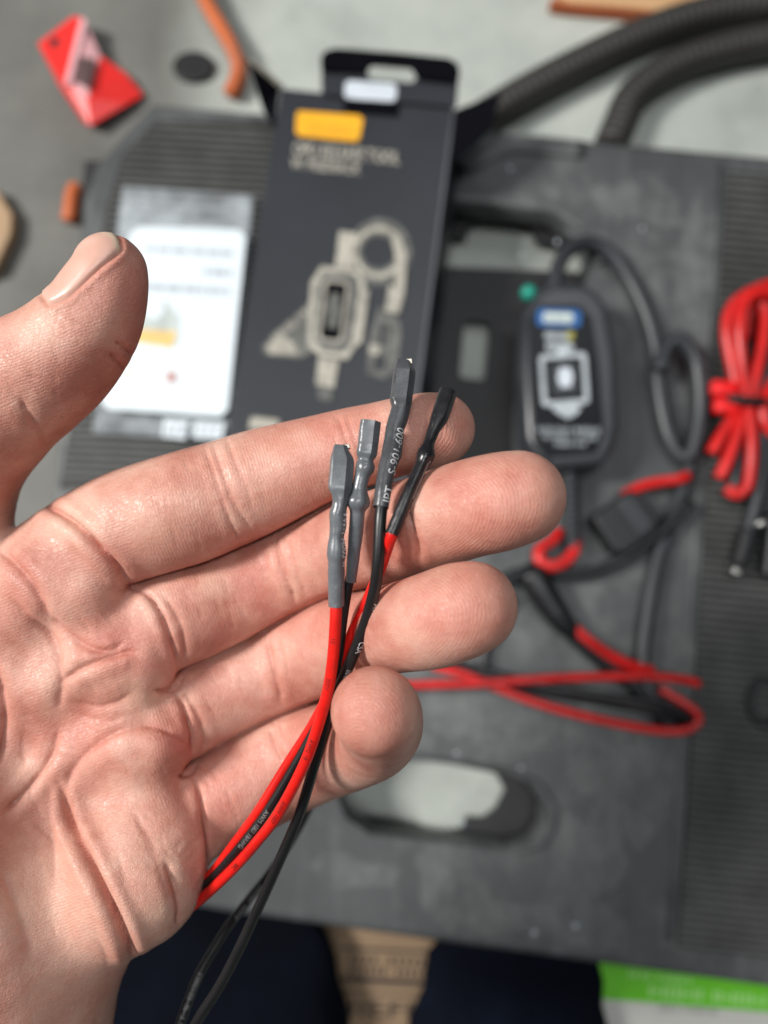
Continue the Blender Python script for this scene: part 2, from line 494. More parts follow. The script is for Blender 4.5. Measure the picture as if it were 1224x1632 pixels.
# dried pale smears and specks on the plastic
smear = NT('dried_residue'); sv_ = smear.coord((26, 14, 1))
smear.set(Base_Color=(0.36, 0.39, 0.38, 1), Roughness=0.8, Alpha=smear.ramp(smear.noise(3.0, 5, 0.7, sv_), [(0.35, (0.0,) * 3 + (1,)), (0.80, (0.22,) * 3 + (1,))]))
sr = np.random.default_rng(3)
def blob(u, v, ru, rv, rot, n=22):
    c, s = math.cos(rot), math.sin(rot); out = []
    ph = sr.uniform(0, 6.28, 3)
    for k in range(n):
        a = 2 * math.pi * k / n; r = 1 + 0.18 * math.sin(3 * a + ph[0]) + 0.12 * math.sin(5 * a + ph[1]) + 0.08 * math.sin(9 * a + ph[2])
        x, y = ru * r * math.cos(a), rv * r * math.sin(a); out.append((u + x * c - y * s, v + x * s + y * c))
    return out
for (u, v, ru, rv, ro) in ((692, 1398, 26, 58, -0.2), (715, 1462, 22, 20, 0.0), (930, 1380, 60, 80, 0.3), (760, 1140, 70, 40, 0.1), (860, 1165, 60, 30, 0.2), (1010, 1260, 55, 90, 0.2), (900, 1470, 120, 30, 0.14), (640, 1172, 50, 26, 0.1), (1020, 320, 70, 36, 0.2), (985, 330, 24, 20, 0.1), (830, 222, 10, 16, 0.0), (1100, 420, 20, 90, 0.05), (560, 1390, 70, 26, 0.14), (960, 1230, 60, 40, 0.4)):
    decal('dried_smear', blob(u, v, ru, rv, ro), 0.0003, smear.m, bench)
for k in range(12):
    decal('dust_speck', blob(sr.uniform(560, 1040), sr.uniform(1040, 1500) if k % 3 else sr.uniform(230, 420), sr.uniform(2, 4), sr.uniform(2, 5), 0, 9), 0.0006, M['silver_print'], bench)
# round moulded boss at the right edge
ang = np.linspace(0, 2 * np.pi, 25)[:-1]
slab('screw_boss', loop([(1222 + 34 * math.cos(a), 1118 + 44 * math.sin(a)) for a in ang], 0.003), [loop([(1222 + 20 * math.cos(a), 1118 + 28 * math.sin(a)) for a in ang], 0.003)], 0.0026, 0.0048, M['liner'], bench, bev=0.0008)

# ------------------------------------------------------------------ product box lying open
ZB = 0.034
pbox = empty('product_box', P(540, 450, 0), 'black printed card box lying open, yellow label and wire tool drawing', 'box')
TL, TR, BR, BL = (448, 141), (722, 170), (646, 772), (356, 738)
c_top = [P(*p, ZB) for p in (TL, TR, BR, BL)]
def down(p, dx=0.0): return Vector((p.x + dx, p.y, 0.0006))
V = [tuple(p) for p in c_top] + [tuple(down(c_top[0], -0.001)), tuple(down(c_top[1], 0.009)), tuple(down(c_top[2], 0.009)), tuple(down(c_top[3], -0.001))]
box_body = o = link('box_body', mesh('box_body', V, [(3, 2, 1, 0), (4, 5, 6, 7), (1, 2, 6, 5), (2, 3, 7, 6), (3, 0, 4, 7)]), M['card'], pbox, smooth=False)
so = o.modifiers.new('card', 'SOLIDIFY'); so.thickness = 0.0007; so.offset = -1
bevel(o, 0.0007, 2)
# pale worn edge fold along the right long side
e0, e1 = c_top[1], c_top[2]
tube_obj('edge_fold', [e0 + Vector((0.0005, -0.002, -0.0006)), (e0 + e1) / 2 + Vector((0.0006, 0, -0.0006)), e1 + Vector((0.0005, 0.002, -0.0006))], 0.0011, plain('worn_card_edge', (0.11, 0.115, 0.135), 0.45, 0.2, 30), pbox, 8, 6)
def sheet(name, pts, mat, parent, th=0.0007, holes=None):
    o = link(name, mesh(name, [tuple(p) for p in pts], [tuple(range(len(pts)))]), mat, parent, smooth=False)
    s = o.modifiers.new('card', 'SOLIDIFY'); s.thickness = th; s.offset = 0
    return o
# tuck flap with its hanging slot, rising slightly away from the mouth
a, b = P(512, 150, ZB), P(728, 172, ZB)
slab('tuck_flap', loop([(513, 151), (512, 92), (518, 82), (535, 78), (640, 86), (715, 94), (729, 103), (732, 116), (727, 171)], ZB + 0.002),
     [loop(rr_px(586, 107, 664, 130, 10, 5), ZB + 0.002)], ZB + 0.0015, ZB + 0.0024, M['card'], pbox)
slab('tuck_lip', loop([(512, 112), (511, 92), (518, 82), (535, 77), (640, 85), (715, 93), (730, 102), (733, 118), (727, 131), (664, 124), (655, 108), (590, 102), (584, 114)], ZB + 0.005), [], ZB + 0.0046, ZB + 0.0052, M['card_in'], pbox)
decal('pale_patch', rr_px(549, 131, 632, 160, 9, 4), ZB + 0.0026, M['white_print'], pbox)  # pale rounded patch on the tuck flap
decal('dark_print', rr_px(548, 158, 636, 182, 2, 4), ZB + 0.0010, M['card_in'], pbox)
# side flaps
z = ZB
lf = [P(447, 141, z), P(438, 205, z), P(420, 178, z - 0.004), P(392, 92, z + 0.016)]
sheet('side_flap', lf, M['card_in'], pbox)
tube_obj('flap_edge', [P(400, 95, z + 0.016), P(425, 117, z + 0.009), P(450, 139, z + 0.001)], 0.0013, M['cream'], pbox, 8, 5)
rf = [P(725, 176, z), P(799, 147, z + 0.010), P(781, 208, z + 0.006), P(715, 268, z - 0.002)]
sheet('side_flap', rf, M['card_in'], pbox)
# print
zp = ZB + 0.0004
decal('yellow_label', [(476, 177), (572, 184), (579, 190), (573, 221), (567, 226), (478, 217), (471, 212), (472, 184)], zp, M['yellow'], box_body)
text_flat('label_lettering', 'IIHIIH', 492, 211, 5, 14, zp + 0.0004, M['yellow_dim'], box_body, 66, 0.01)
text_flat('lettering', 'OPD RELEASE TOOL', 466, 246, 5.2, 20, zp, M['cream'], box_body, 170, 0.02)
text_flat('lettering', 'W/ FEEDBACK', 463, 267, 5.6, 17, zp, M['cream'], box_body, 112, 0.02)
decal('price_print', [(400, 664), (445, 669), (443, 688), (396, 684)], zp, M['cream'], box_body)
# drawing of the tool
def circ(u, v, ru, rv, n=28): return [(u + ru * math.cos(2 * math.pi * k / n), v + rv * math.sin(2 * math.pi * k / n)) for k in range(n)]
decal('drawing_cable_ring', circ(606, 402, 50, 54), zp, M['cream_dim'], box_body, [circ(603, 402, 27, 26)])
decal('drawing_cable_ring', circ(604, 402, 40, 42), zp + 0.0003, M['cream'], box_body, [circ(603, 402, 33, 33)])
decal('drawing_plug', [(541, 368), (570, 372), (564, 428), (534, 424)], zp + 0.0003, M['cream'], box_body)
decal('drawing_body', [(515, 428), (570, 434), (580, 450), (568, 545), (552, 570), (510, 562), (494, 545), (498, 455)], zp + 0.0003, M['cream_dim'], box_body)
decal('drawing_body_outline', [(512, 424), (572, 430), (582, 448), (570, 548), (553, 573), (508, 566), (490, 548), (495, 452)], zp + 0.0006, M['cream'], box_body,
      [[(518, 434), (566, 438), (573, 452), (562, 543), (549, 562), (514, 557), (500, 543), (505, 455)]])
decal('drawing_screen', rr_px(511, 446, 552, 546, 9, 7), zp + 0.0009, M['cream'], box_body, [rr_px(515, 450, 548, 542, 7, 7)])
decal('drawing_screen', rr_px(517, 452, 546, 540, 6, 7), zp + 0.0008, M['card_in'], box_body)
decal('drawing_figure', [(528, 466), (540, 468), (543, 495), (536, 525), (522, 522), (518, 495)], zp + 0.0012, M['cream_dim'], box_body)
decal('drawing_connector', [(572, 460), (588, 463), (576, 548), (558, 552)], zp + 0.0009, M['cream'], box_body)
text_flat('drawing_lettering', 'IHIIHI', 562, 545, -81, 10, zp + 0.0013, M['cream_dim'], box_body, 76)
decal('drawing_wedge', [(495, 482), (500, 560), (478, 572), (422, 566), (418, 552), (440, 530)], zp + 0.0002, M['cream_dim'], box_body)
decal('drawing_wedge', [(424, 552), (446, 534), (470, 548), (476, 566), (430, 564)], zp + 0.0005, M['cream'], box_body)
text_flat('drawing_lettering', 'IIHII HIII', 440, 546, -40, 14, zp + 0.0009, M['cream'], box_body, 84)
decal('drawing_tail', [(508, 570), (540, 574), (532, 618), (503, 613)], zp + 0.0003, M['cream'], box_body)
decal('drawing_tail', [(506, 616), (530, 619), (527, 640), (507, 636)], zp + 0.0003, M['cream_dim'], box_body)
decal('drawing_cable', [(622, 372), (640, 384), (648, 410), (644, 470), (636, 500), (622, 498), (630, 450), (630, 408)], zp + 0.0009, M['cream'], box_body)
decal('drawing_clamp', [(620, 455), (642, 458), (636, 500), (614, 496)], zp + 0.0012, M['cream'], box_body)
decal('drawing_clamp', [(604, 490), (632, 498), (640, 530), (632, 590), (612, 604), (584, 596), (588, 540)], zp + 0.0003, M['cream_dim'], box_body, [[(606, 516), (614, 518), (612, 550), (603, 548)], [(598, 566), (616, 570), (612, 592), (596, 588)]])
decal('drawing_clamp', [(590, 548), (606, 550), (602, 566), (588, 564)], zp + 0.0006, M['cream'], box_body)

# ------------------------------------------------------------------ leaflet and film bag
bag = empty('film_bag', P(250, 600, 0), 'crinkled clear film bag with a barcode slip under the white leaflet', 'bag')
def crinkle(name, px4, z, mat, parent, n=14, amp=0.0015, base=0.0):
    a, b, c, d = [np.array(x, float) for x in px4]
    V, F = [], []
    for j in range(n + 1):
        for i in range(n + 1):
            s, t = i / n, j / n
            q = (a * (1 - s) + b * s) * (1 - t) + (d * (1 - s) + c * s) * t
            V.append(tuple(P(q[0], q[1], z + amp * (rng.random() - 0.2) + base * math.sin(math.pi * s) * math.sin(math.pi * t))))
    for j in range(n):
        for i in range(n):
            k = j * (n + 1) + i; F.append((k, k + n + 1, k + n + 2, k + 1))
    o = link(name, mesh(name, V, F), mat, parent)
    sd = o.modifiers.new('sheet', 'SOLIDIFY'); sd.thickness = 0.0003; sd.offset = 0
    return o
crinkle('film', [(196, 296), (404, 312), (366, 704), (146, 690)], 0.006, M['bag'], bag, 16, 0.0014)
decal('barcode_slip', [(262, 668), (300, 672), (296, 700), (258, 696)], 0.0105, M['paper'], bag)
decal('barcode_slip', [(312, 672), (358, 674), (354, 700), (308, 698)], 0.0105, M['paper'], bag)
for k in range(7):
    u = 266 + k * 13
    decal('barcode_bar', [(u, 676), (u + 5, 677), (u + 2, 694), (u - 3, 693)], 0.0110, M['ink'], bag)
leaf = empty('leaflet', P(280, 510, 0.01), 'white instruction leaflet with rounded corners beside the black box', 'leaflet')
leaf_sheet = slab('leaflet_sheet', loop([(222, 361), (380, 366), (392, 378), (363, 652), (352, 664), (172, 652), (162, 640), (206, 374)], 0.0125), [], 0.0119, 0.0125, M['paper'], leaf)
zt = 0.0127
def textline(u0, u1, v, h, mat, slope=0.06):
    u = u0
    while u < u1:
        w = rng.uniform(8, 26)
        e = min(u + w, u1)
        decal('printed_line', [(u, v + (u - u0) * slope), (e, v + (e - u0) * slope), (e - 1, v + h + (e - u0) * slope), (u - 1, v + h + (u - u0) * slope)], zt, mat, leaf_sheet)
        u = e + rng.uniform(3, 6)
ink_l = plain('faint_ink', (0.40, 0.45, 0.50), 0.6, 0.2, 40)
textline(232, 372, 392, 8, ink_l); textline(326, 370, 428, 9, ink_l); textline(228, 368, 452, 9, ink_l); textline(290, 366, 478, 3, M['paper'])
decal('picture', [(216, 470), (262, 480), (286, 505), (284, 548), (212, 540)], zt, M['steel_print'], leaf_sheet)
decal('picture', [(212, 524), (282, 528), (274, 554), (210, 544)], zt + 0.0003, M['gold'], leaf_sheet)
decal('picture', circ(246, 490, 16, 18), zt + 0.0003, M['paper'], leaf_sheet)
decal('printed_dot', circ(273, 601, 9, 10), zt, plain('rose_print', (0.50, 0.30, 0.28), 0.6), leaf_sheet)
decal('printed_dot', circ(203, 595, 9, 9), zt, M['pale'], leaf_sheet)

# ------------------------------------------------------------------ tester box with leads
dev = empty('tester_box', P(898, 610, 0), 'grey rubber-edged tester with black face plate and thick looping lead', 'tester')
body = [(846, 476), (868, 466), (926, 466), (948, 478), (965, 500), (980, 580), (984, 690), (976, 722), (955, 748), (872, 752), (846, 738), (826, 706), (820, 600), (826, 512)]
body = [(902 + (u - 902) * 0.93, v) for u, v in body]
slab('bumper', loop(body, 0.018), [], 0.0004, 0.030, M['bumper'], dev, bev=0.005, res=4)
fp = [(858, 486), (924, 486), (942, 506), (954, 580), (962, 690), (950, 722), (872, 730), (852, 706), (846, 600), (842, 508)]
face_plate = slab('face_plate', loop(fp, 0.031), [], 0.030, 0.0312, M['face'], dev, bev=0.0004)
zf = 0.0316
decal('blue_badge', rr_px(855, 493, 926, 521, 8, 2), zf, M['blue'], face_plate)
decal('badge_panel', rr_px(866, 499, 913, 515, 4, 2), zf + 0.0003, M['pale'], face_plate)
text_flat('badge_lettering', 'IHIIH', 869, 513, 2, 9, zf + 0.0006, M['blue'], face_plate, 40)
decal('printed_caption', rr_px(868, 530, 906, 541, 3, 2), zf, M['silver_print'], face_plate)
decal('printed_caption', rr_px(870, 547, 914, 558, 3, 2), zf, M['silver_print'], face_plate)
decal('bolt_symbol', [(906, 528), (917, 530), (910, 536), (917, 538), (905, 546), (908, 537), (902, 536)], zf + 0.0003, M['lime'], face_plate)
decal('printed_frame', rr_px(861, 563, 937, 646, 8, -4), zf, M['silver_print'], face_plate, [rr_px(869, 571, 929, 638, 4, -4)])
decal('printed_panel', rr_px(879, 580, 919, 628, 2, -4), zf, plain('slate_print', (0.035, 0.042, 0.050), 0.5), face_plate)
decal('printed_stem', rr_px(888, 556, 905, 572, 5, -3), zf + 0.0003, M['silver_print'], face_plate)
decal('car_symbol', [(892, 586), (908, 586), (913, 600), (910, 616), (894, 618), (888, 602)], zf + 0.0003, M['white_print'], face_plate)
decal('printed_stem', [(890, 640), (914, 640), (926, 652), (916, 662), (904, 668), (890, 660), (880, 652)], zf + 0.0003, M['silver_print'], face_plate)
text_flat('face_lettering', 'HIIHIIH IHIIHI', 856, 690, 1, 11, zf, M['silver_print'], face_plate, 98, 0.0)
text_flat('face_lettering', 'IHIIH IHII', 864, 700, 1, 9, zf, M['silver_print'], face_plate, 84, 0.0)
text_flat('face_lettering', 'HIIHI IHI', 884, 711, 1, 8, zf, M['silver_print'], face_plate, 48, 0.01)
b = P(843, 467, 0.012)
me = bpy.data.meshes.new('lamp_lens'); bm = bmesh.new(); bmesh.ops.create_icosphere(bm, subdivisions=3, radius=0.0048, matrix=Matrix.Translation(b)); bm.to_mesh(me); bm.free()
link('lamp_lens', me, M['green'], dev)
def PZ(lst): return [P(*x) for x in lst]
tube_obj('lead', PZ([(884, 478, .014), (886, 440, .013), (900, 405, .012), (930, 388, .010), (965, 398, .008), (1000, 440, .006), (1030, 500, .006), (1046, 560, .006), (1050, 620, .006), (1064, 690, .006), (1085, 728, .006), (1104, 716, .008), (1116, 650, .010), (1110, 580, .012), (1085, 542, .014), (1062, 556, .013), (1052, 590, .014)]),
         0.0047, M['cable_grey'], dev, 14, 8)
tube_obj('lead', PZ([(1107, 690, .0045), (1094, 760, .0045), (1068, 830, .0045), (1046, 900, .005), (1032, 980, .006), (1024, 1050, .006), (1034, 1100, .006), (1058, 1130, .005)]), 0.0043, M['cable_grey'], dev, 14, 8)
# ribbed strain relief
p0, p1 = P(908, 748, 0.014), P(914, 872, 0.009)
n = 44; q = [p0.lerp(p1, i / n) for i in range(n + 1)]
tube_obj('strain_relief', q, np.array([0.0062 - 0.0014 * i / n - (0.0013 if (i % 4) >= 2 else 0) for i in range(n + 1)]), M['cable_grey'], dev, 16, spline=False)

wires = 'loose leads lying on the work surface'
loopr = tube_obj('red_wire_hook', PZ([(918, 858, .009), (914, 880, .010), (898, 897, .011), (876, 902, .011), (860, 892, .010), (862, 874, .009), (884, 858, .008), (890, 846, .006)]), 0.0034, M['red'], None, 12, 8)
tag(loopr, 'short red wire bent in a hook below the ribbed strain relief', 'wire', wires)
fh = empty('fuse_holder', P(988, 835, 0), 'small black in-line fuse holder on a red and black lead', 'fuse holder')
fl = loop([(938, 826), (996, 784), (1012, 790), (1044, 832), (1040, 850), (986, 886), (970, 880)], 0.008)
slab('holder_body', fl, [], 0.0004, 0.016, M['cable'], fh, bev=0.002, res=3)
slab('holder_lid', loop([(982, 800), (996, 789), (1010, 794), (1038, 832), (1034, 846), (1018, 856)], 0.017), [], 0.0160, 0.0178, M['cable_grey'], fh, bev=0.0006)
tube_obj('red_lead', PZ([(994, 790, .010), (1020, 776, .010), (1052, 768, .010), (1082, 764, .011), (1096, 758, .010)]), 0.0031, M['red'], fh, 12, 8)
tube_obj('black_lead', PZ([(1100, 800, .010), (1060, 842, .009), (1020, 872, .008), (970, 902, .006), (920, 916, .006), (860, 910, .006), (815, 918, .006), (790, 945, .006)]), 0.0036, M['cable'], fh, 12, 8)
pl = empty('lead_plug', P(880, 960, 0), 'thick black cable plug with red and black tails behind the ring finger', 'plug')
q = PZ([(838, 900, .010), (856, 930, .010), (876, 962, .010), (898, 992, .010), (918, 1010, .009)])
qq = catmull([tuple(x) for x in q], 8)
tube_obj('plug_body', qq, np.interp(np.arange(len(qq)), [0, 4, 10, 20, 28, 32], [.0035, .0085, .0085, .0075, .0058, .0042]), M['cable'], pl, 14, spline=False)
tube_obj('red_tail', PZ([(914, 1000, .011), (940, 1022, .011), (975, 1046, .010), (1010, 1062, .009), (1040, 1070, .008)]), 0.0032, M['red'], pl, 12, 8)
tube_obj('black_tail', PZ([(910, 1008, .008), (945, 1040, .007), (985, 1072, .006), (1020, 1100, .006), (1060, 1150, .005), (1066, 1168, .005)]), 0.0046, M['cable'], pl, 12, 8)
tube_obj('black_tail', PZ([(770, 1080, .004), (772, 1040, .004), (790, 990, .004), (815, 950, .004)]), 0.0034, M['cable'], pl, 12, 8)
tag(tube_obj('red_wire_loop', PZ([(560, 1098, .012), (660, 1092, .012), (770, 1089, .011), (850, 1083, .013), (940, 1079, .012), (1030, 1078, .012), (1090, 1083, .012), (1114, 1090, .012)]), 0.0024, M['red'], None, 12, 8),
    'upper straight red wire crossing the bench beside the little finger', 'wire', wires)
tag(tube_obj('red_wire_loop', PZ([(690, 1062, .005), (740, 1075, .006), (790, 1095, .007), (860, 1122, .009), (950, 1146, .010), (1040, 1163, .011), (1090, 1164, .012), (1112, 1150, .012), (1106, 1132, .012), (1070, 1108, .010), (1052, 1098, .009)]), 0.0024, M['red'], None, 12, 8),
    'lower red wire bent back in a loop near the ribbed strip', 'wire', wires)
tag(tube_obj('black_wire_loop', PZ([(700, 1050, .004), (790, 1075, .008), (870, 1095, .010), (960, 1110, .012), (1040, 1122, .013), (1090, 1140, .012), (1104, 1156, .010)]), 0.0026, M['cable'], None, 12, 8),
    'glossy black wire lying inside the red wire loop, upper of two', 'wire', wires)
tag(tube_obj('black_wire_loop', PZ([(720, 1068, .004), (800, 1086, .005), (880, 1104, .006), (970, 1118, .007), (1040, 1134, .008), (1078, 1152, .007)]), 0.0030, M['cable'], None, 12, 8),
    'black wire lying inside the red wire loop, lower of two', 'wire', wires)

# ------------------------------------------------------------------ tied bundle of red and black lead at the right edge
bd = empty('wire_bundle', P(1190, 640, 0), 'bundled red and black lead tied in the middle on the ribbed strip', 'wire bundle')
R = M['red']; r0 = 0.0034
for pts in ([(1180, 650, .010), (1168, 590, .012), (1158, 530, .014), (1166, 490, .015), (1195, 466, .016), (1240, 452, .016), (1290, 470, .014)],
            [(1190, 640, .013), (1182, 580, .018), (1178, 520, .021), (1186, 484, .021), (1206, 468, .021), (1250, 470, .020)],
            [(1196, 650, .012), (1204, 600, .014), (1216, 550, .015), (1220, 500, .015), (1208, 474, .014), (1194, 490, .013), (1186, 540, .012)],
            [(1186, 640, .012), (1164, 672, .013), (1146, 700, .013), (1134, 722, .012)],
            [(1190, 640, .013), (1176, 690, .015), (1160, 732, .014), (1146, 762, .012)],
            [(1192, 640, .014), (1198, 700, .016), (1196, 748, .015), (1190, 776, .014), (1174, 788, .012), (1158, 778, .010)],
            [(1240, 600, .012), (1222, 630, .014), (1216, 660, .014), (1226, 686, .013), (1260, 700, .012)]):
    tube_obj('red_turn', PZ(pts), r0, R, bd, 12, 7)
for pts in ([(1204, 640, .009), (1216, 700, .010), (1212, 760, .010), (1200, 820, .009), (1190, 850, .008)],
            [(1196, 650, .008), (1180, 720, .008), (1170, 770, .008), (1172, 800, .007)],
            [(1200, 640, .009), (1220, 600, .010), (1236, 560, .010), (1250, 500, .010)]):
    tube_obj('black_turn', PZ(pts), r0, M['cable_grey'], bd, 12, 7)
for k, (u, v) in enumerate(((1154, 620), (1158, 648))):
    c = P(u, v, .016)
    o = link('tie_wing', mesh('tie_wing', *boxvf(c, (0.0075, -0.0006, 0), (0.0004, 0.0046, 0), (0, 0, 0.0030))), M['red_tie'], bd)
    bevel(o, 0.002, 3)
tube_obj('tie_band', PZ([(1160, 634, .018), (1180, 638, .020), (1206, 640, .019), (1222, 640, .014)]), 0.0028, M['black'], bd, 10, 5)
for k, pts in enumerate(([(1192, 845, .009), (1184, 875, .009), (1177, 900, .009)], [(1236, 820, .009), (1230, 870, .009), (1224, 920, .009)])):
    tube_obj('terminal_sleeve', PZ(pts), 0.0048, M['cable'], bd, 12, 6)
c = P(1175, 908, .009); tube_obj('terminal', [c, P(1172, 916, .009)], 0.0042, M['steel'], bd, 12, 3, spline=False)
c = P(1210, 830, .010); tube_obj('terminal', [c, P(1214, 838, .010)], 0.0040, M['steel'], bd, 12, 3, spline=False)

# ------------------------------------------------------------------ things on the floor behind
def hose(pts, label):
    q = catmull([tuple(P(u, v, z)) for u, v, z in pts], 60)
    L = np.concatenate([[0], np.cumsum(np.linalg.norm(np.diff(q, axis=0), axis=1))])
    s = np.arange(0, L[-1], 0.0019)
    q = np.stack([np.interp(s, L, q[:, a]) for a in range(3)], 1)
    r = 0.0108 + 0.0011 * np.where((np.arange(len(s)) % 3) == 0, -1, 0.6)
    o = tube_obj('vacuum_hose', q, r, M['hose'], None, 18, spline=False)
    return tag(o, label, 'hose', 'black corrugated hoses behind the bench')
zh = FLOOR + 0.0121
hose([(770, 188, zh), (830, 152, zh), (905, 112, zh), (1020, 58, zh), (1130, 22, zh), (1260, 6, zh), (1420, 10, zh)], 'black corrugated hose nearer the wooden board, farther of the two')
hose([(972, 234, zh), (988, 198, zh), (1010, 152, zh), (1065, 112, zh), (1140, 84, zh), (1260, 62, zh), (1420, 60, zh)], 'black corrugated hose bending down behind the bench edge, nearer of the two')
bpx = [(880, -60), (1190, -40), (1160, 20), (1080, 18), (905, 2)]
bo = slab('wooden_board', loop(bpx, FLOOR + 0.012), [], FLOOR + 0.0005, FLOOR + 0.012, M['wood'], None, bev=0.002)
tag(bo, 'edge of an orange-brown wooden board on the floor', 'board')
slab('painted_edge', loop([(878, -2), (905, 3), (1080, 19), (1120, 20), (1120, 25), (1078, 24), (903, 8), (878, 4)], FLOOR + 0.010), [], FLOOR + 0.002, FLOOR + 0.0105, M['orange'], bo)

rw = empty('red_wrapper', P(145, 115, FLOOR), 'crumpled red plastic wrapper with a clear window and black slots', 'wrapper')
zr = FLOOR + 0.02
def facet(name, pts, mat, th=0.0012):
    q = [P(u, v, FLOOR + z * 0.45) for u, v, z in pts]
    o = sheet(name, q, mat, rw, th); return o
facet('wrapper_face', [(62, 70, .016), (118, 27, .024), (134, 30, .030), (106, 134, .034)], M['red_card'])
facet('wrapper_face', [(160, 90, .022), (200, 118, .016), (228, 152, .008), (204, 166, .016), (146, 200, .022), (140, 158, .034)], M['red_card'])
facet('wrapper_face', [(106, 134, .034), (140, 158, .034), (146, 200, .022), (136, 196, .006), (98, 140, .010), (62, 70, .016)], M['red_card'])
facet('clear_window', [(134, 30, .030), (160, 90, .022), (140, 158, .034), (106, 134, .034)], M['pink'])
facet('wrapper_fold', [(130, 28, .034), (138, 34, .034), (112, 136, .040), (103, 134, .040)], M['pink'])
facet('window_slot', [(128, 90, .036), (152, 96, .032), (142, 142, .040), (120, 128, .040)], plain('slot_black', (0.10, 0.06, 0.06), 0.6))
slab('hang_hole', loop(circ(88, 68, 9, 9), FLOOR + .0115), [], FLOOR + .0105, FLOOR + .0115, M['black'], rw)

tag(tube_obj('orange_strap', PZ([(312, -40, FLOOR + .014), (330, 5, FLOOR + .014), (350, 40, FLOOR + .014), (370, 76, FLOOR + .014), (381, 108, FLOOR + .010), (374, 136, FLOOR + .008), (366, 150, FLOOR + .0075)]), 0.0052, M['orange'], None, 14, 8),
    'curved orange rubber strap on the floor above the box', 'strap')
pk = slab('rubber_foot', loop(circ(308, 104, 34, 24), FLOOR + .004), [], FLOOR + 0.0004, FLOOR + 0.004, M['black'], None, bev=0.0015, res=3)
tag(pk, 'round black rubber foot lying on the floor beside the orange strap', 'rubber foot')
tag(tube_obj('bungee_strap', PZ([(122, 298, FLOOR + .007), (116, 312, FLOOR + .008), (113, 334, FLOOR + .008), (110, 352, FLOOR + .007)]), 0.0050, M['orange'], None, 12, 8),
    'short orange strap on the floor along the left bench edge', 'strap')
cb = slab('cardboard_flap', loop([(-120, 270), (-6, 300), (20, 340), (18, 372), (-10, 430), (-120, 470)], FLOOR + .010), [], FLOOR + 0.0006, FLOOR + 0.010, M['cardboard'], None, bev=0.002)
tag(cb, 'brown cardboard corner at the left edge above the thumb', 'cardboard')

# ------------------------------------------------------------------ cartons in front, below the bench
ct = empty('brown_carton', P(615, 1600, FLOOR), 'brown printed cardboard carton standing between the two trouser legs', 'carton')
ZC = -0.024
carton_body = slab('carton_body', loop([(470, 1440), (740, 1440), (744, 1760), (470, 1760)], ZC), [], FLOOR + 0.0006, ZC, mat_cardboard('printed_carton_board', 0.62), ct, bev=0.001)
zc = ZC + 0.0004
def cbar(u0, u1, v0, v1, sl=0.05): decal('printed_bar', [(u0, v0), (u1, v0 + (u1 - u0) * sl), (u1, v1 + (u1 - u0) * sl), (u0, v1)], zc, M['carton_ink'], carton_body)
cbar(545, 690, 1508, 1513); cbar(545, 690, 1556, 1566); cbar(545, 690, 1578, 1581)
for k, s in enumerate(('IIII IIIII', 'EIIII IIIII', 'IIEFII')):
    text_flat('printed_lettering', s, 552, (1534, 1552, 1618)[k], 3, (13, 13, 26)[k], zc, M['carton_ink'], carton_body, (120, 124, 116)[k], 0.01)
gb = empty('green_white_box', P(1080, 1600, FLOOR), 'green and white printed box below the right front bench edge', 'box')
ZG = -0.020
green_body = slab('box_body', loop([(880, 1500), (1400, 1560), (1400, 1760), (900, 1740)], ZG), [], FLOOR + 0.0006, ZG, M['box_white'], gb, bev=0.001)
zg = ZG + 0.0004
decal('green_band', [(884, 1502), (1398, 1562), (1398, 1630), (1224, 1613), (936, 1590), (886, 1590)], zg, M['leaf_green'], green_body)
text_flat('printed_lettering', 'HIIHI IHIIH', 1032, 1588, 5.2, 19, zg + 0.0004, M['light_print'], green_body, 186, 0.02)
text_flat('printed_lettering', 'IHI HIIH', 1000, 1557, 6.5, 10, zg + 0.0004, M['light_print'], green_body, 100, 0.02)
text_flat('printed_lettering', 'IIH HIIHI', 1050, 1612, 4, 11, zg, M['box_ink'], green_body, 90, 0.01)

# ------------------------------------------------------------------ the seated person's legs
def leg_tube(pts, n=10, seg=40, ph=0.0):
    q = catmull(pts, n); V, F = tube(q[:, :3], q[:, 3], seg, (0, 0, 1))
    return V, F
pm = bpy.data.meshes.new('person'); bm = bmesh.new()
jl = [((0.02, -0.72, .10), .09), ((-0.085, -0.64, .080), .084), ((-0.094, -0.52, .066), .084), ((-0.095, -0.40, .060), .084), ((-0.095, -0.30, .058), .086), ((-0.095, -0.238, .050), .084), ((-0.097, -0.34, .030), .028), ((-0.100, -0.46, .030), .028)]
jr = [((0.112, -0.64, .080), .080), ((0.090, -0.52, .066), .062), ((0.074, -0.40, .060), .056), ((0.069, -0.30, .058), .055), ((0.067, -0.240, .052), .054), ((0.072, -0.36, .030), .026), ((0.086, -0.46, .030), .026)]
vl = [bm.verts.new(p) for p, r in jl]; vr = [bm.verts.new(p) for p, r in jr]
for a, b in zip(vl, vl[1:]): bm.edges.new((a, b))
bm.edges.new((vl[0], vr[0]))
for a, b in zip(vr, vr[1:]): bm.edges.new((a, b))
bm.to_mesh(pm); bm.free()
person = bpy.data.objects.new('person', pm); COL.objects.link(person)
person.location.z = FLOOR; person.scale.z = 0.44
sk = person.modifiers.new('skin', 'SKIN'); sk.use_smooth_shade = True
for i, (p, r) in enumerate(jl + jr):
    d = pm.skin_vertices[0].data[i]; d.radius = (r, r); d.use_root = (i == 0)
ss = person.modifiers.new('sub', 'SUBSURF'); ss.levels = ss.render_levels = 3
tx = bpy.data.textures.new('folds', 'CLOUDS'); tx.noise_scale = 0.05
dm = person.modifiers.new('folds', 'DISPLACE'); dm.texture = tx; dm.strength = 0.026; dm.mid_level = 0.5
pm.materials.append(M['denim'])
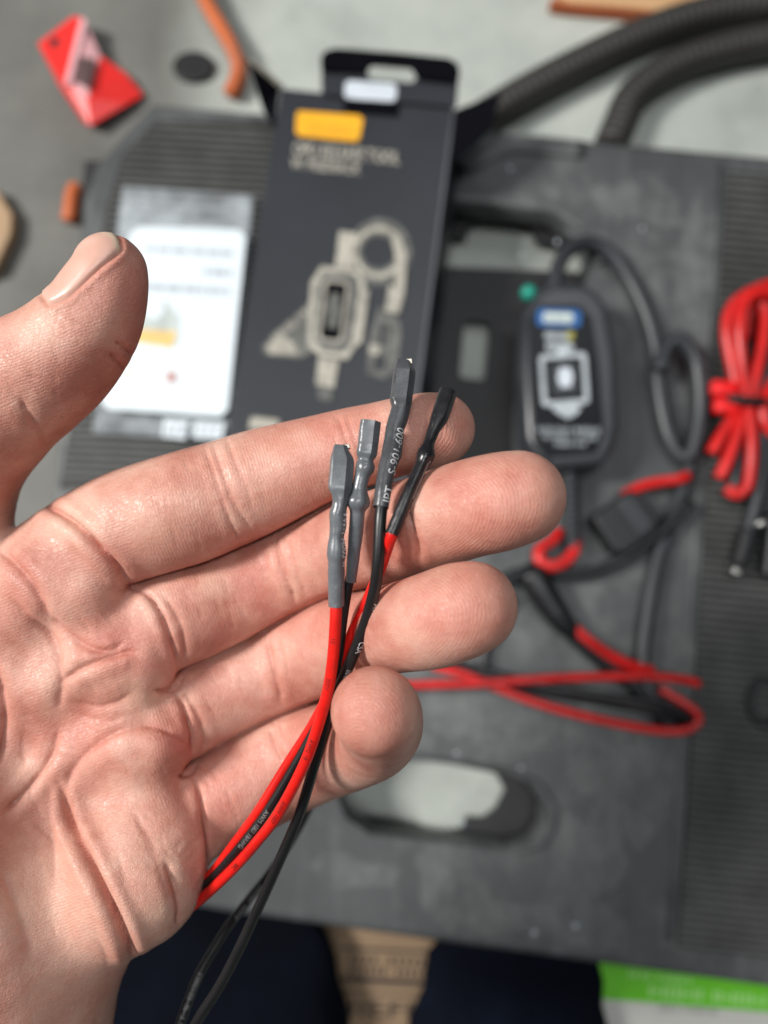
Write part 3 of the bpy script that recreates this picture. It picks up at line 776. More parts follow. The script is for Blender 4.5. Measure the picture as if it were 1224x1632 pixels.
tag(person, 'kneeling person in dark navy jeans, knees close to the front bench edge', 'person')
for (x, y) in ((-0.115, -0.56), (0.093, -0.56)):
    q = [(x, y + 0.10, FLOOR + .030), (x, y + 0.03, FLOOR + .036), (x, y - 0.04, FLOOR + .034), (x, y - 0.10, FLOOR + .03), (x, y - 0.13, FLOOR + .024)]
    tube_obj('shoe', q, np.interp(np.arange(33), [0, 6, 16, 26, 32], [.02, .036, .034, .028, .014]), M['shoe'], person, 16, 8)

# ------------------------------------------------------------------ the hand (camera-axis millimetres: X right, Y down, Z away; then turned into the world)
VOX = 0.46
def mm(u, v, d): return np.array(((u - CU) * d / FPX, (v - CV) * d / FPX, d))

class Field:
    """distance field on a box of the shared grid"""
    def __init__(self, lo, hi):
        self.lo = np.floor(np.array(lo) / VOX).astype(int); self.hi = np.ceil(np.array(hi) / VOX).astype(int)
        self.f = np.full(tuple(self.hi - self.lo), 30.0, np.float32)
    def axes(self, a, b):
        return [(np.arange(a[i], b[i], dtype=np.float32) * VOX) for i in range(3)]
    def seg(self, a, b, ra, rb, k=0.0, margin=9.0):
        r = max(ra, rb) + margin
        l = np.maximum(np.floor((np.minimum(a, b) - r) / VOX).astype(int), self.lo)
        h = np.minimum(np.ceil((np.maximum(a, b) + r) / VOX).astype(int), self.hi)
        if np.any(h <= l): return
        X, Y, Z = np.meshgrid(*self.axes(l, h), indexing='ij', sparse=True)
        ab = (b - a).astype(np.float32); L2 = float(ab @ ab) + 1e-9
        t = np.clip(((X - a[0]) * ab[0] + (Y - a[1]) * ab[1] + (Z - a[2]) * ab[2]) / L2, 0, 1)
        d = np.sqrt((X - a[0] - t * ab[0]) ** 2 + (Y - a[1] - t * ab[1]) ** 2 + (Z - a[2] - t * ab[2]) ** 2) - (ra + t * (rb - ra))
        s = tuple(slice(l[i] - self.lo[i], h[i] - self.lo[i]) for i in range(3))
        self.f[s] = np.minimum(self.f[s], d) if k <= 0 else smin(self.f[s], d, k)

def smin(a, b, k):
    h = np.maximum(k - np.abs(a - b), 0) / k
    return np.minimum(a, b) - h * h * k * 0.25

def chain_mm(pts, n=6):
    q = catmull(pts, n)
    c = np.array([mm(u, v, d) for u, v, d, r in q]); r = q[:, 3] * q[:, 2] / FPX
    return c, r

def chain_field(pts, margin=8.0, n=6):
    c, r = chain_mm(pts, n)
    F = Field((c - r[:, None]).min(0) - margin, (c + r[:, None]).max(0) + margin)
    for i in range(len(c) - 1):
        F.seg(c[i], c[i + 1], r[i], r[i + 1], 0, margin)
    return F

INDEX = [(70, 915, 174, 84), (150, 868, 171, 90), (215, 838, 168, 93), (300, 809, 166, 91), (360, 788, 166, 87), (420, 766, 165, 83),
         (500, 740, 163, 75.5), (560, 720, 161, 69.5), (600, 707, 159, 64.5), (650, 693, 156, 62), (680, 687, 155, 60.5), (699, 684, 155, 58)]
MIDDLE = [(170, 1020, 175, 84), (240, 995, 174, 88), (300, 972, 175, 87), (350, 952, 177, 84), (400, 928, 178, 84), (465, 902, 177, 84), (520, 879, 172, 83),
          (580, 862, 163, 82), (635, 848, 155, 79), (690, 830, 147, 78), (745, 812, 141, 79), (795, 800, 138, 79), (826, 793, 137, 75)]
RING = [(215, 1150, 178, 80), (270, 1140, 178, 82), (325, 1112, 180, 82), (380, 1087, 182, 80), (440, 1062, 183, 81), (490, 1038, 180, 82), (540, 1018, 173, 79), (578, 1008, 165, 74),
        (612, 1003, 156, 71), (648, 997, 146, 73), (690, 988, 139, 77), (730, 974, 136, 78), (750, 967, 135, 74.5)]
PINKY = [(225, 1310, 178, 82), (290, 1294, 178, 84), (340, 1272, 180, 82), (400, 1236, 183, 88), (460, 1204, 184, 89), (512, 1192, 179, 80), (558, 1188, 168, 69),
         (592, 1177, 156, 66), (606, 1160, 146, 67), (604, 1143, 138, 70), (598, 1133, 134, 71)]
THUMB = [(-170, 1080, 176, 150), (-125, 900, 172, 124), (-75, 748, 166, 102), (-12, 652, 158, 104), (45, 606, 154, 99), (85, 578, 151, 92), (116, 549, 149, 85),
         (146, 513, 147, 76), (163, 477, 146, 68), (174, 448, 145, 60), (177, 432, 145, 56)]
PALM = [  # metacarpals, the two eminences, the wrist
    [(-190, 1270, 178, 110), (-60, 1080, 176, 98), (40, 960, 172, 88), (95, 918, 168, 80), (138, 938, 167, 72)],
    [(-170, 1300, 180, 105), (0, 1130, 177, 92), (120, 1070, 173, 82), (185, 1050, 169, 74), (222, 1050, 168, 62)],
    [(-150, 1350, 180, 105), (30, 1250, 178, 90), (150, 1205, 174, 82), (210, 1185, 170, 72), (244, 1182, 169, 62)],
    [(-120, 1450, 180, 110), (60, 1370, 177, 96), (160, 1330, 174, 88), (236, 1318, 170, 76), (258, 1330, 169, 70)],
    [(-60, 1640, 177, 120), (70, 1520, 175, 112), (150, 1445, 173, 100), (216, 1395, 169, 108)],
    [(-150, 1150, 172, 150), (-100, 1330, 168, 165), (-40, 1500, 167, 172), (-10, 1640, 169, 180), (-40, 1800, 176, 185)],
    [(-130, 1600, 182, 190), (-190, 1850, 190, 200), (-240, 2050, 196, 205)],
]

def build_hand_field():
    lo = mm(-330, 340, 175); hi = mm(900, 2050, 178)
    G = Field((-140, -75, 118), (50, 165, 214))
    palm = Field(G.lo * VOX, G.hi * VOX)
    for pts in PALM:
        f = chain_field(pts, 16.0, 4)
        paste(palm, f, 8.0)
    G.f[:] = palm.f
    raw = np.full(G.f.shape, 30.0, np.float32)
    for pts, k in ((INDEX, 3.0), (MIDDLE, 2.0), (RING, 2.0), (PINKY, 2.0), (THUMB, 8.0)):
        f = chain_field(pts, 10.0)
        # each finger is blended with the palm alone, so that neighbouring fingers stay apart
        l = np.maximum(f.lo, G.lo); h = np.minimum(f.hi, G.hi)
        sg = tuple(slice(l[i] - G.lo[i], h[i] - G.lo[i]) for i in range(3))
        sf = tuple(slice(l[i] - f.lo[i], h[i] - f.lo[i]) for i in range(3))
        a, b = raw[sg], f.f[sf]
        # a cleft where two fingers press together
        cleft = 1.35 * np.exp(-((a - b) / 1.3) ** 2) * np.exp(-(np.maximum(np.minimum(a, b), 0) / 2.0) ** 2)
        G.f[sg] = np.minimum(G.f[sg], smin(palm.f[sg], b, k)) + (cleft if k < 5 else 0)
        raw[sg] = np.minimum(a, b)
    return G

def paste(A, B, k):
    l = np.maximum(A.lo, B.lo); h = np.minimum(A.hi, B.hi)
    if np.any(h <= l): return
    sa = tuple(slice(l[i] - A.lo[i], h[i] - A.lo[i]) for i in range(3))
    sb = tuple(slice(l[i] - B.lo[i], h[i] - B.lo[i]) for i in range(3))
    A.f[sa] = smin(A.f[sa], B.f[sb], k)

def surface_nets(G):
    f = G.f
    f[0], f[-1], f[:, 0], f[:, -1], f[:, :, 0], f[:, :, -1] = (9.0,) * 6
    s = f < 0
    nx, ny, nz = f.shape
    c = np.zeros((nx - 1, ny - 1, nz - 1), np.uint8)
    for dx in (0, 1):
        for dy in (0, 1):
            for dz in (0, 1):
                c += s[dx:nx - 1 + dx, dy:ny - 1 + dy, dz:nz - 1 + dz]
    I, J, K = np.nonzero((c > 0) & (c < 8))
    idx = np.full(c.shape, -1, np.int32); idx[I, J, K] = np.arange(len(I))
    corner = {(a, b, d): f[I + a, J + b, K + d] for a in (0, 1) for b in (0, 1) for d in (0, 1)}
    acc = np.zeros((len(I), 3)); cnt = np.zeros(len(I))
    for ax in range(3):
        for p in (0, 1):
            for q in (0, 1):
                a = [p, q]; a.insert(ax, 0); b = [p, q]; b.insert(ax, 1)
                fa, fb = corner[tuple(a)], corner[tuple(b)]
                m = (fa < 0) != (fb < 0)
                t = np.where(m, fa / np.where(m, fa - fb, 1), 0)
                pos = np.zeros((len(I), 3)) + np.array(a); pos[:, ax] = t
                acc += pos * m[:, None]; cnt += m
    V = (acc / cnt[:, None] + np.stack([I, J, K], 1) + G.lo) * VOX
    quads = []
    for ax in range(3):
        o1, o2 = [(1, 2), (2, 0), (0, 1)][ax]
        sl = [slice(1, -1)] * 3; sl[ax] = slice(0, -1)
        sh = [slice(1, -1)] * 3; sh[ax] = slice(1, None)
        A, B = s[tuple(sl)], s[tuple(sh)]
        e = np.nonzero(A != B)
        base = [e[0].copy(), e[1].copy(), e[2].copy()]
        for j in range(3):
            if j != ax: base[j] += 1
        inside_first = A[e]
        def cell(d1, d2):
            g = [b.copy() for b in base]; g[o1] -= d1; g[o2] -= d2
            return idx[g[0], g[1], g[2]]
        q = np.stack([cell(1, 1), cell(0, 1), cell(0, 0), cell(1, 0)], 1)
        q[~inside_first] = q[~inside_first][:, ::-1]
        quads.append(q)
    return V, np.concatenate(quads)

def vnormals(V, Q):
    n = np.cross(V[Q[:, 2]] - V[Q[:, 0]], V[Q[:, 3]] - V[Q[:, 1]])
    N = np.zeros_like(V)
    for k in range(4):
        for a in range(3): N[:, a] += np.bincount(Q[:, k], n[:, a], len(V))
    return N / (np.linalg.norm(N, axis=1)[:, None] + 1e-12)

def relax(V, Q, it, lam=0.5):
    e = np.concatenate([Q[:, [0, 1]], Q[:, [1, 2]], Q[:, [2, 3]], Q[:, [3, 0]]])
    for _ in range(it):
        A = np.zeros_like(V)
        deg = np.bincount(e[:, 0], minlength=len(V)) + np.bincount(e[:, 1], minlength=len(V))
        for a in range(3):
            A[:, a] = np.bincount(e[:, 0], V[e[:, 1], a], len(V)) + np.bincount(e[:, 1], V[e[:, 0], a], len(V))
        V = V + lam * (A / deg[:, None] - V)
    return V

def poly_dist(U, pts, n=6):
    """distance of points U (N,2) to a smooth polyline, signed side, position 0..1 along it"""
    q = catmull(pts, n) if len(pts) > 2 else np.array(pts, float)
    best = np.full(len(U), 1e9); t_at = np.zeros(len(U)); side = np.zeros(len(U))
    L = np.concatenate([[0], np.cumsum(np.linalg.norm(np.diff(q, axis=0), axis=1))])
    for i in range(len(q) - 1):
        a, b = q[i], q[i + 1]; ab = b - a; l2 = ab @ ab + 1e-9
        t = np.clip(((U - a) @ ab) / l2, 0, 1)
        w = U - a - t[:, None] * ab
        d = np.hypot(w[:, 0], w[:, 1])
        m = d < best
        best[m] = d[m]; t_at[m] = (L[i] + t[m] * (L[i + 1] - L[i])) / L[-1]
        side[m] = np.sign(ab[0] * w[m, 1] - ab[1] * w[m, 0])
    return best, t_at, side

# grooves drawn on the palm side: (points in the photograph, half width px, depth mm, bulge mm beside it, sides of bulge: +1 right of the stroke, -1 left, 0 both, ends fade)
CREASE = [
    # fold at the root of the index finger and the pads below it
    ([(48, 790), (101, 822), (150, 865), (186, 902), (213, 940)], 8, 2.2, 0.5, 0),
    ([(70, 975), (110, 1014), (144, 1034), (178, 1036), (202, 1018)], 9, 0.9, 0.25, 0),
    ([(92, 1092), (125, 1068), (160, 1053), (200, 1040), (222, 1042)], 8, 1.1, 0.3, 0),
    ([(10, 950), (50, 985), (85, 1020), (96, 1080), (92, 1140)], 11, 0.9, 0.25, 0),
    ([(-10, 870), (30, 905), (62, 950), (82, 990)], 9, 1.0, 0.3, 0),
    # scalloped roots of the middle, ring and little finger
    ([(213, 938), (240, 952), (262, 990), (278, 1036), (286, 1066)], 6, 1.3, 0.3, 1),
    ([(292, 1076), (280, 1096), (262, 1102), (244, 1100)], 5, 1.2, 0.4, 0),
    ([(262, 948), (286, 990), (294, 1030), (292, 1062)], 6, 0.5, 0.15, 0),
    ([(275, 1100), (294, 1130), (305, 1175), (308, 1206)], 6, 1.2, 0.3, 1),
    ([(312, 1218), (302, 1232), (284, 1238)], 5, 1.2, 0.4, 0),
    ([(290, 1100), (316, 1140), (325, 1180), (321, 1205)], 6, 0.5, 0.15, 0),
    ([(308, 1232), (320, 1275), (328, 1325), (335, 1385), (333, 1420)], 6, 1.5, 0.3, 1),
    # long lines of the palm
    ([(225, 1158), (190, 1164), (150, 1186), (115, 1222), (100, 1270)], 13, 0.9, 0.3, 0),
    ([(304, 1186), (262, 1164), (232, 1156), (205, 1160)], 10, 0.6, 0.3, 0),
    ([(92, 1250), (108, 1305), (142, 1372), (176, 1440), (200, 1492), (213, 1528), (211, 1560)], 9, 2.9, 0.9, 0),
    ([(0, 1300), (40, 1262), (78, 1210), (94, 1160)], 8, 1.0, 0.3, 0),
    ([(0, 1220), (8, 1150), (0, 1090), (-12, 1040)], 9, 1.0, 0.3, 0),
    ([(75, 1230), (84, 1330), (90, 1420)], 14, 0.5, 0.2, 0),
    ([(0, 1380), (25, 1450), (50, 1530)], 18, 0.4, 0.2, 0),
    ([(282, 1478), (284, 1450), (276, 1410), (262, 1370)], 9, 1.0, 0.3, 0),
    ([(215, 1290), (240, 1340), (262, 1420)], 16, 0.3, 0.1, 0),
    ([(110, 1120), (150, 1128), (190, 1118), (215, 1098)], 8, 0.4, 0.15, 0),
    ([(120, 1140), (170, 1150), (200, 1140)], 6, 0.25, 0.1, 0),
    # index joint folds
    ([(322, 704), (338, 745), (356, 800), (374, 850), (384, 874)], 5, 0.41, 0.14, 1),
    ([(336, 700), (352, 745), (372, 800), (394, 835), (404, 852)], 5, 0.34, 0.14, 0),
    ([(358, 690), (375, 735), (392, 775), (405, 815)], 4, 0.22, 0.07, 0),
    ([(536, 655), (548, 690), (562, 735), (568, 775)], 4, 0.34, 0.10, 0),
    ([(550, 655), (564, 700), (580, 745)], 4, 0.19, 0.07, 0),
    # middle joint folds
    ([(436, 850), (446, 890), (460, 930), (474, 966)], 6, 0.68, 0.32, 1),
    ([(450, 850), (465, 890), (480, 930), (492, 952)], 5, 0.38, 0.14, 0),
    ([(636, 790), (652, 826), (664, 872), (668, 905)], 7, 0.98, 0.28, -1),
    # ring and little joint folds
    ([(422, 1012), (432, 1050), (442, 1090), (450, 1125)], 6, 0.60, 0.21, 0),
    ([(440, 1008), (452, 1045), (462, 1080)], 4, 0.30, 0.10, 0),
    ([(430, 1160), (440, 1190), (452, 1215)], 6, 0.52, 0.17, 0),
    ([(446, 1150), (456, 1180), (466, 1200)], 4, 0.30, 0.10, 0),
    # thumb joint folds
    ([(182, 542), (200, 556), (216, 572)], 5, 0.5, 0.15, 0),
    ([(174, 562), (188, 577), (202, 592)], 5, 0.6, 0.15, 0),
    ([(30, 630), (52, 672), (76, 712)], 9, 0.5, 0.15, 0),
]
# soft swellings and hollows (u, v, radius px, height mm)
MOUND = [
    (150, 930, 50, 1.0), (110, 1010, 36, -0.6), (240, 1020, 30, 0.8), (285, 1160, 26, 0.5), (250, 1195, 30, 0.7), (226, 1118, 20, 0.7),
    (225, 1142, 20, -0.5), (300, 1330, 40, 0.6), (150, 1250, 55, -1.6), (130, 1130, 40, -0.8), (250, 1430, 40, 0.8), (60, 1500, 90, 1.0),
    (30, 1010, 45, 0.6), (55, 1100, 32, 0.6), (200, 1350, 60, 0.4), (60, 1160, 30, 0.4),
    (260, 815, 60, 0.5), (470, 745, 45, 0.4), (335, 940, 32, 0.7), (385, 905, 40, -0.4), (390, 1085, 34, 0.6), (360, 1255, 34, 0.5), (185, 500, 40, 0.5), (75, 520, 40, -0.5),
]
NAIL = np.array([(76, 484), (60, 450), (90, 390), (150, 350), (184, 372), (192, 392), (188, 403), (160, 425), (132, 451), (110, 470), (90, 480)], float)

def in_poly(U, poly):
    x, y = U[:, 0], U[:, 1]; c = np.zeros(len(U), bool); j = len(poly) - 1
    for i in range(len(poly)):
        xi, yi = poly[i]; xj, yj = poly[j]
        c ^= ((yi > y) != (yj > y)) & (x < (xj - xi) * (y - yi) / (yj - yi + 1e-12) + xi)
        j = i
    return c

def project(V):
    return np.stack([V[:, 0] / V[:, 2] * FPX + CU, V[:, 1] / V[:, 2] * FPX + CV], 1)

def to_world(V):
    W = np.stack([V[:, 0], -V[:, 1], -V[:, 2]], 1) / 1000.0
    return W @ CMN[:3, :3].T + CMN[:3, 3]

def float_attr(me, name, arr):
    a = me.attributes.new(name, 'FLOAT', 'POINT'); a.data.foreach_set('value', np.asarray(arr, np.float32))

def skin_material():
    t = NT('skin')
    v = t.coord()
    def attr(n):
        a = t.node('ShaderNodeAttribute'); a.attribute_name = n; return a.outputs['Fac']
    red, pale, line, ridge, ramt = attr('red'), attr('pale'), attr('line'), attr('ridge'), attr('ridge_amount')
    blot = t.noise(75, 4, 0.58, v); blot2 = t.noise(260, 3, 0.6, v); fine = t.noise(1500, 2, 0.6, v)
    base = t.ramp(blot, [(0.34, (0.45, 0.182, 0.132, 1)), (0.50, (0.575, 0.292, 0.222, 1)), (0.66, (0.66, 0.405, 0.318, 1))])
    base = t.mix(t.math('MULTIPLY', blot2, 0.30), base, (0.52, 0.20, 0.155, 1))
    base = t.mix(t.math('MULTIPLY', red, 0.55), base, (0.58, 0.155, 0.120, 1))
    base = t.mix(t.math('MULTIPLY', pale, 0.75), base, (0.74, 0.52, 0.39, 1))
    base = t.mix(t.math('MULTIPLY', line, 0.45), base, (0.44, 0.13, 0.095, 1))
    base = t.mix(t.math('MULTIPLY', t.math('GREATER_THAN', fine, 0.66), 0.12), base, (0.85, 0.62, 0.52, 1))
    t.set(Base_Color=base)
    b = t.b
    b.inputs['Subsurface Weight'].default_value = 0.20
    b.inputs['Subsurface Radius'].default_value = (1.0, 0.36, 0.22)
    b.inputs['Subsurface Scale'].default_value = 0.0022
    b.inputs['Specular IOR Level'].default_value = 0.5
    t.set(Roughness=t.ramp(blot2, [(0.3, (0.40,) * 3 + (1,)), (0.7, (0.56,) * 3 + (1,))]))
    # skin relief: print ridges on the pads, a mesh of fine lines everywhere
    rs = t.math('SINE', t.math('ADD', ridge, t.math('MULTIPLY', t.noise(170, 3, 0.6, v), 16.0)))
    rs = t.math('MULTIPLY', rs, ramt)
    vor = t.node('ShaderNodeTexVoronoi', feature='DISTANCE_TO_EDGE'); vor.inputs['Scale'].default_value = 900
    warp = t.mix(0.0016, v, t.node('ShaderNodeTexNoise', i_Scale=300.0).outputs['Color'], 'ADD')
    t.link(warp, vor.inputs['Vector'])
    cells = t.math('MINIMUM', vor.outputs['Distance'], 0.12)
    # longer hairline folds
    vor2 = t.node('ShaderNodeTexVoronoi', feature='DISTANCE_TO_EDGE'); vor2.inputs['Scale'].default_value = 1.0
    mp2 = t.node('ShaderNodeMapping'); mp2.inputs['Scale'].default_value = (330, 170, 250); mp2.inputs['Rotation'].default_value = (0, 0, 0.5)
    warp2 = t.mix(0.004, v, t.node('ShaderNodeTexNoise', i_Scale=140.0, i_Detail=4.0).outputs['Color'], 'ADD')
    t.link(warp2, mp2.inputs['Vector']); t.link(mp2.outputs['Vector'], vor2.inputs['Vector'])
    hair = t.math('MULTIPLY', t.math('MINIMUM', vor2.outputs['Distance'], 0.05), t.math('MULTIPLY', t.noise(45, 2, 0.5, v), 7.0))
    h = t.math('ADD', t.math('MULTIPLY', rs, t.math('MULTIPLY', t.noise(90, 3, 0.6, v), 0.45)), t.math('MULTIPLY', cells, 2.2))
    h = t.math('ADD', h, t.math('MULTIPLY', t.noise(520, 4, 0.62, v), 1.1))
    h = t.math('ADD', h, hair)
    t.set(Normal=t.bump(h, 0.65, 0.00024))
    return t.m

def nail_material():
    t = NT('nail')
    v = t.coord()
    c = t.ramp(t.noise(120, 3, 0.5, v), [(0.3, (0.60, 0.33, 0.26, 1)), (0.7, (0.68, 0.43, 0.35, 1))])
    a = t.node('ShaderNodeAttribute'); a.attribute_name = 'free_edge'
    c = t.mix(a.outputs['Fac'], c, (0.80, 0.62, 0.45, 1))
    t.set(Base_Color=c, Roughness=0.33)
    t.b.inputs['Subsurface Weight'].default_value = 0.2
    t.b.inputs['Subsurface Radius'].default_value = (0.8, 0.4, 0.25); t.b.inputs['Subsurface Scale'].default_value = 0.001
    return t.m

def build_hand():
    G = build_hand_field()
    V, Q = surface_nets(G)
    del G
    V = relax(V, Q, 5, 0.5)
    N = vnormals(V, Q)
    U = project(V)
    view = V / np.linalg.norm(V, axis=1)[:, None]
    facing = -(N * view).sum(1)
    fw = np.clip((facing + 0.05) / 0.35, 0, 1)
    disp = np.zeros(len(V)); line = np.zeros(len(V))
    for u, v, r, h in MOUND:
        disp += h * np.exp(-(((U - (u, v)) ** 2).sum(1)) / (r * r)) * fw
    for pts, w, dep, bul, side in CREASE:
        p = np.array(pts, float)
        sel = np.nonzero((U[:, 0] > p[:, 0].min() - 6 * w) & (U[:, 0] < p[:, 0].max() + 6 * w) &
                         (U[:, 1] > p[:, 1].min() - 6 * w) & (U[:, 1] < p[:, 1].max() + 6 * w) & (facing > -0.05))[0]
        if len(sel) == 0: continue
        d, t, sd = poly_dist(U[sel], pts)
        wob = 1 + 0.25 * np.sin(t * 17 + w) * np.sin(t * 7.3 + dep * 3)
        end = np.clip(np.minimum(t, 1 - t) / 0.16, 0.12, 1)
        prof = -dep * (0.55 * np.exp(-(d / (w * 0.62)) ** 2) + 0.45 * np.exp(-d / (w * 0.42))) * wob
        bp = bul * np.exp(-((d - 2.3 * w) / (1.3 * w)) ** 2)
        if side: bp = np.where(sd * side > 0, bp, 0)
        disp[sel] += (prof + bp) * end * fw[sel]
        line[sel] = np.maximum(line[sel], np.exp(-(d / (w * 0.55)) ** 2) * end * min(1, dep / 1.4))
    # hair-fine scratches and folds of the skin
    r2 = np.random.default_rng(5)
    fine = []
    for (u, v, su, sv, a, n, L) in ((295, 1385, 22, 30, -0.6, 9, 42), (235, 1300, 40, 60, 1.1, 10, 46), (180, 1000, 40, 40, 0.7, 8, 40), (300, 820, 60, 45, 1.25, 10, 40),
                                    (470, 760, 50, 40, 1.2, 9, 40), (370, 945, 45, 30, 1.2, 10, 46), (395, 1095, 40, 30, 1.2, 9, 44), (380, 1255, 40, 40, 1.0, 9, 46),
                                    (60, 1330, 50, 90, 1.2, 12, 60), (150, 1400, 40, 60, 1.0, 9, 50), (60, 590, 50, 40, 0.9, 8, 34), (200, 1180, 50, 40, 0.2, 8, 40),
                                    (655, 865, 18, 26, 1.35, 9, 34), (100, 1080, 40, 60, 0.6, 8, 36), (560, 1020, 14, 24, 1.2, 6, 30)):
        for _ in range(n):
            cu, cv = r2.normal(u, su), r2.normal(v, sv); an = a + r2.normal(0, 0.22); l = L * r2.uniform(0.5, 1.3)
            b = r2.normal(0, 0.12) * l
            fine.append([(cu - math.cos(an) * l / 2, cv - math.sin(an) * l / 2), (cu - math.sin(an) * b, cv + math.cos(an) * b), (cu + math.cos(an) * l / 2, cv + math.sin(an) * l / 2)])
    for pts in fine:
        p = np.array(pts); sel = np.nonzero((U[:, 0] > p[:, 0].min() - 12) & (U[:, 0] < p[:, 0].max() + 12) & (U[:, 1] > p[:, 1].min() - 12) & (U[:, 1] < p[:, 1].max() + 12) & (facing > 0))[0]
        if len(sel) == 0: continue
        d, t, sd = poly_dist(U[sel], pts, 4)
        disp[sel] += -0.13 * np.exp(-(d / 3.2) ** 2) * np.sin(np.pi * t)
    # the bed of the thumb nail
    nd = poly_dist(U, [tuple(x) for x in np.vstack([NAIL, NAIL[:1]])], 2)[0]
    inn = in_poly(U, NAIL)
    near = (V[:, 2] < 175) & (U[:, 1] < 520)
    disp += np.where(near, -0.38 * np.exp(-(nd / 4.0) ** 2) + 0.25 * np.exp(-((nd - 9) / 6.0) ** 2) * (~inn), 0) * fw
    disp = np.clip(disp, -3.2, 1.8)
    V = V + N * disp[:, None]
    me = bpy.data.meshes.new('hand')
    W = to_world(V)
    me.vertices.add(len(W)); me.vertices.foreach_set('co', W.astype(np.float32).ravel())
    me.loops.add(Q.size); me.loops.foreach_set('vertex_index', Q.astype(np.int32).ravel())
    me.polygons.add(len(Q)); me.polygons.foreach_set('loop_start', np.arange(0, Q.size, 4, dtype=np.int32))
    me.update(calc_edges=True); me.validate()
    # colour fields of the skin itself
    red = np.zeros(len(V)); pale = np.zeros(len(V))
    for u, v, r, a in ((770, 800, 70, 0.6), (700, 975, 70, 0.5), (600, 1130, 60, 0.45), (690, 680, 60, 0.5), (210, 450, 60, 0.75), (215, 540, 50, 0.6), (230, 1040, 60, 0.6), (140, 1190, 60, 0.5),
                       (280, 1180, 40, 0.6), (370, 1250, 70, 0.6), (400, 1100, 60, 0.35), (420, 940, 90, 0.35), (620, 870, 40, 0.6), (520, 1000, 60, 0.6), (480, 1200, 60, 0.6), (150, 1010, 40, 0.5),
                       (220, 900, 60, 0.3), (520, 690, 80, 0.4), (60, 950, 70, 0.35), (120, 1480, 60, 0.2)):
        red = np.maximum(red, a * np.exp(-(((U - (u, v)) ** 2).sum(1)) / (r * r)))
    for u, v, r, a in ((236, 1112, 20, 0.9), (215, 1105, 26, 0.5), (340, 935, 26, 0.5), (60, 1420, 110, 0.45), (270, 1380, 50, 0.35), (260, 1450, 40, 0.4), (60, 500, 40, 0.35), (700, 910, 30, 0.3),
                       (120, 830, 40, 0.35), (30, 1240, 40, 0.35), (250, 850, 50, 0.25), (465, 940, 20, 0.4), (300, 1120, 15, 0.4), (60, 1580, 80, 0.3)):
        pale = np.maximum(pale, a * np.exp(-(((U - (u, v)) ** 2).sum(1)) / (r * r)))
    float_attr(me, 'red', red); float_attr(me, 'pale', pale); float_attr(me, 'line', line)
    # print ridges: rings about a core on every finger pad, bands elsewhere
    ph = np.zeros(len(V)); am = np.zeros(len(V)) + 0.34
    ph += (U[:, 0] * 0.35 + U[:, 1] * 0.94) / 4.6 * 2 * np.pi * 0.9
    fing = (U[:, 0] > 225) & (U[:, 1] < 1300)
    ph = np.where(fing, (U[:, 0] * 0.93 - U[:, 1] * 0.30) / 5.0 * 2 * np.pi, ph)
    am *= np.clip(np.abs(U[:, 0] - 225) / 22, 0, 1); am *= np.where(U[:, 0] > 215, np.clip(np.abs(U[:, 1] - 1300) / 22, 0, 1), 1)
    for (u, v, an, rad, off) in ((770, 812, -0.30, 105, 70), (700, 988, -0.25, 92, 62), (596, 1140, -1.3, 74, 50), (690, 686, -0.2, 66, 48)):
        d = U - (u, v); c, s = math.cos(an), math.sin(an)
        x = d[:, 0] * c + d[:, 1] * s; y = -d[:, 0] * s + d[:, 1] * c
        m = np.hypot(x, y) < rad
        rr = np.sqrt((x / 1.3 + off) ** 2 * 0.8 + (y + 12) ** 2 + 60)
        ph[m] = rr[m] / 4.3 * 2 * np.pi
        am[m] = 0.34 + 0.30 * np.clip((rad - np.hypot(x, y)[m]) / 30, 0, 1)
        am *= np.clip(np.abs(np.hypot(x, y) - rad) / 14, 0, 1)
    float_attr(me, 'ridge', ph); float_attr(me, 'ridge_amount', am * np.clip(facing * 1.6, 0, 1))
    hand = link('hand', me, skin_material())
    tag(hand, 'open left hand, palm to the viewer, fingers half curled under the wire ends', 'hand')
    # thumb nail: a thin plate grown from the skin under it
    cen = U[Q].mean(1)
    sd_c = np.where(in_poly(cen, NAIL), 1, -1) * poly_dist(cen, [tuple(x) for x in np.vstack([NAIL, NAIL[:1]])], 3)[0]
    fq = (sd_c > -8) & (V[Q].mean(1)[:, 2] < 175) & (facing[Q].mean(1) > -0.6)
    q = Q[fq]
    ids, inv = np.unique(q, return_inverse=True); inv = inv.reshape(q.shape)
    nv = V[ids] - N[ids] * disp[ids][:, None]
    sdv = np.where(inn[ids], nd[ids], -nd[ids])
    nv = nv + N[ids] * np.interp(sdv, [-8, 0, 4, 12], [-1.3, -0.20, 0.22, 0.34])[:, None]
    n = len(ids)
    e = np.concatenate([inv[:, [0, 1]], inv[:, [1, 2]], inv[:, [2, 3]], inv[:, [3, 0]]])
    es = set(map(tuple, e)); rim = [x for x in es if (x[1], x[0]) not in es]
    allv = np.concatenate([nv, nv - N[ids] * 0.9])
    faces = [tuple(x) for x in inv] + [tuple(x[::-1] + n) for x in inv] + [(b, a, a + n, b + n) for a, b in rim]
    nm = mesh('thumb_nail', to_world(allv), faces)
    tip = np.clip((14 - np.hypot(*(U[ids] - (180, 376)).T)) / 8 + 0.2, 0, 1)
    fe = np.clip(1 - poly_dist(U[ids], [(160, 366), (180, 377), (190, 398)], 4)[0] / 9.0, 0, 1)
    float_attr(nm, 'free_edge', np.concatenate([fe, fe]))
    link('thumb_nail', nm, nail_material(), hand)
    return V, N, U

import time as _t
_t0 = _t.time()
HV, HN, HU = build_hand()
print('hand', len(HV), 'verts', round(_t.time() - _t0, 1), 's')

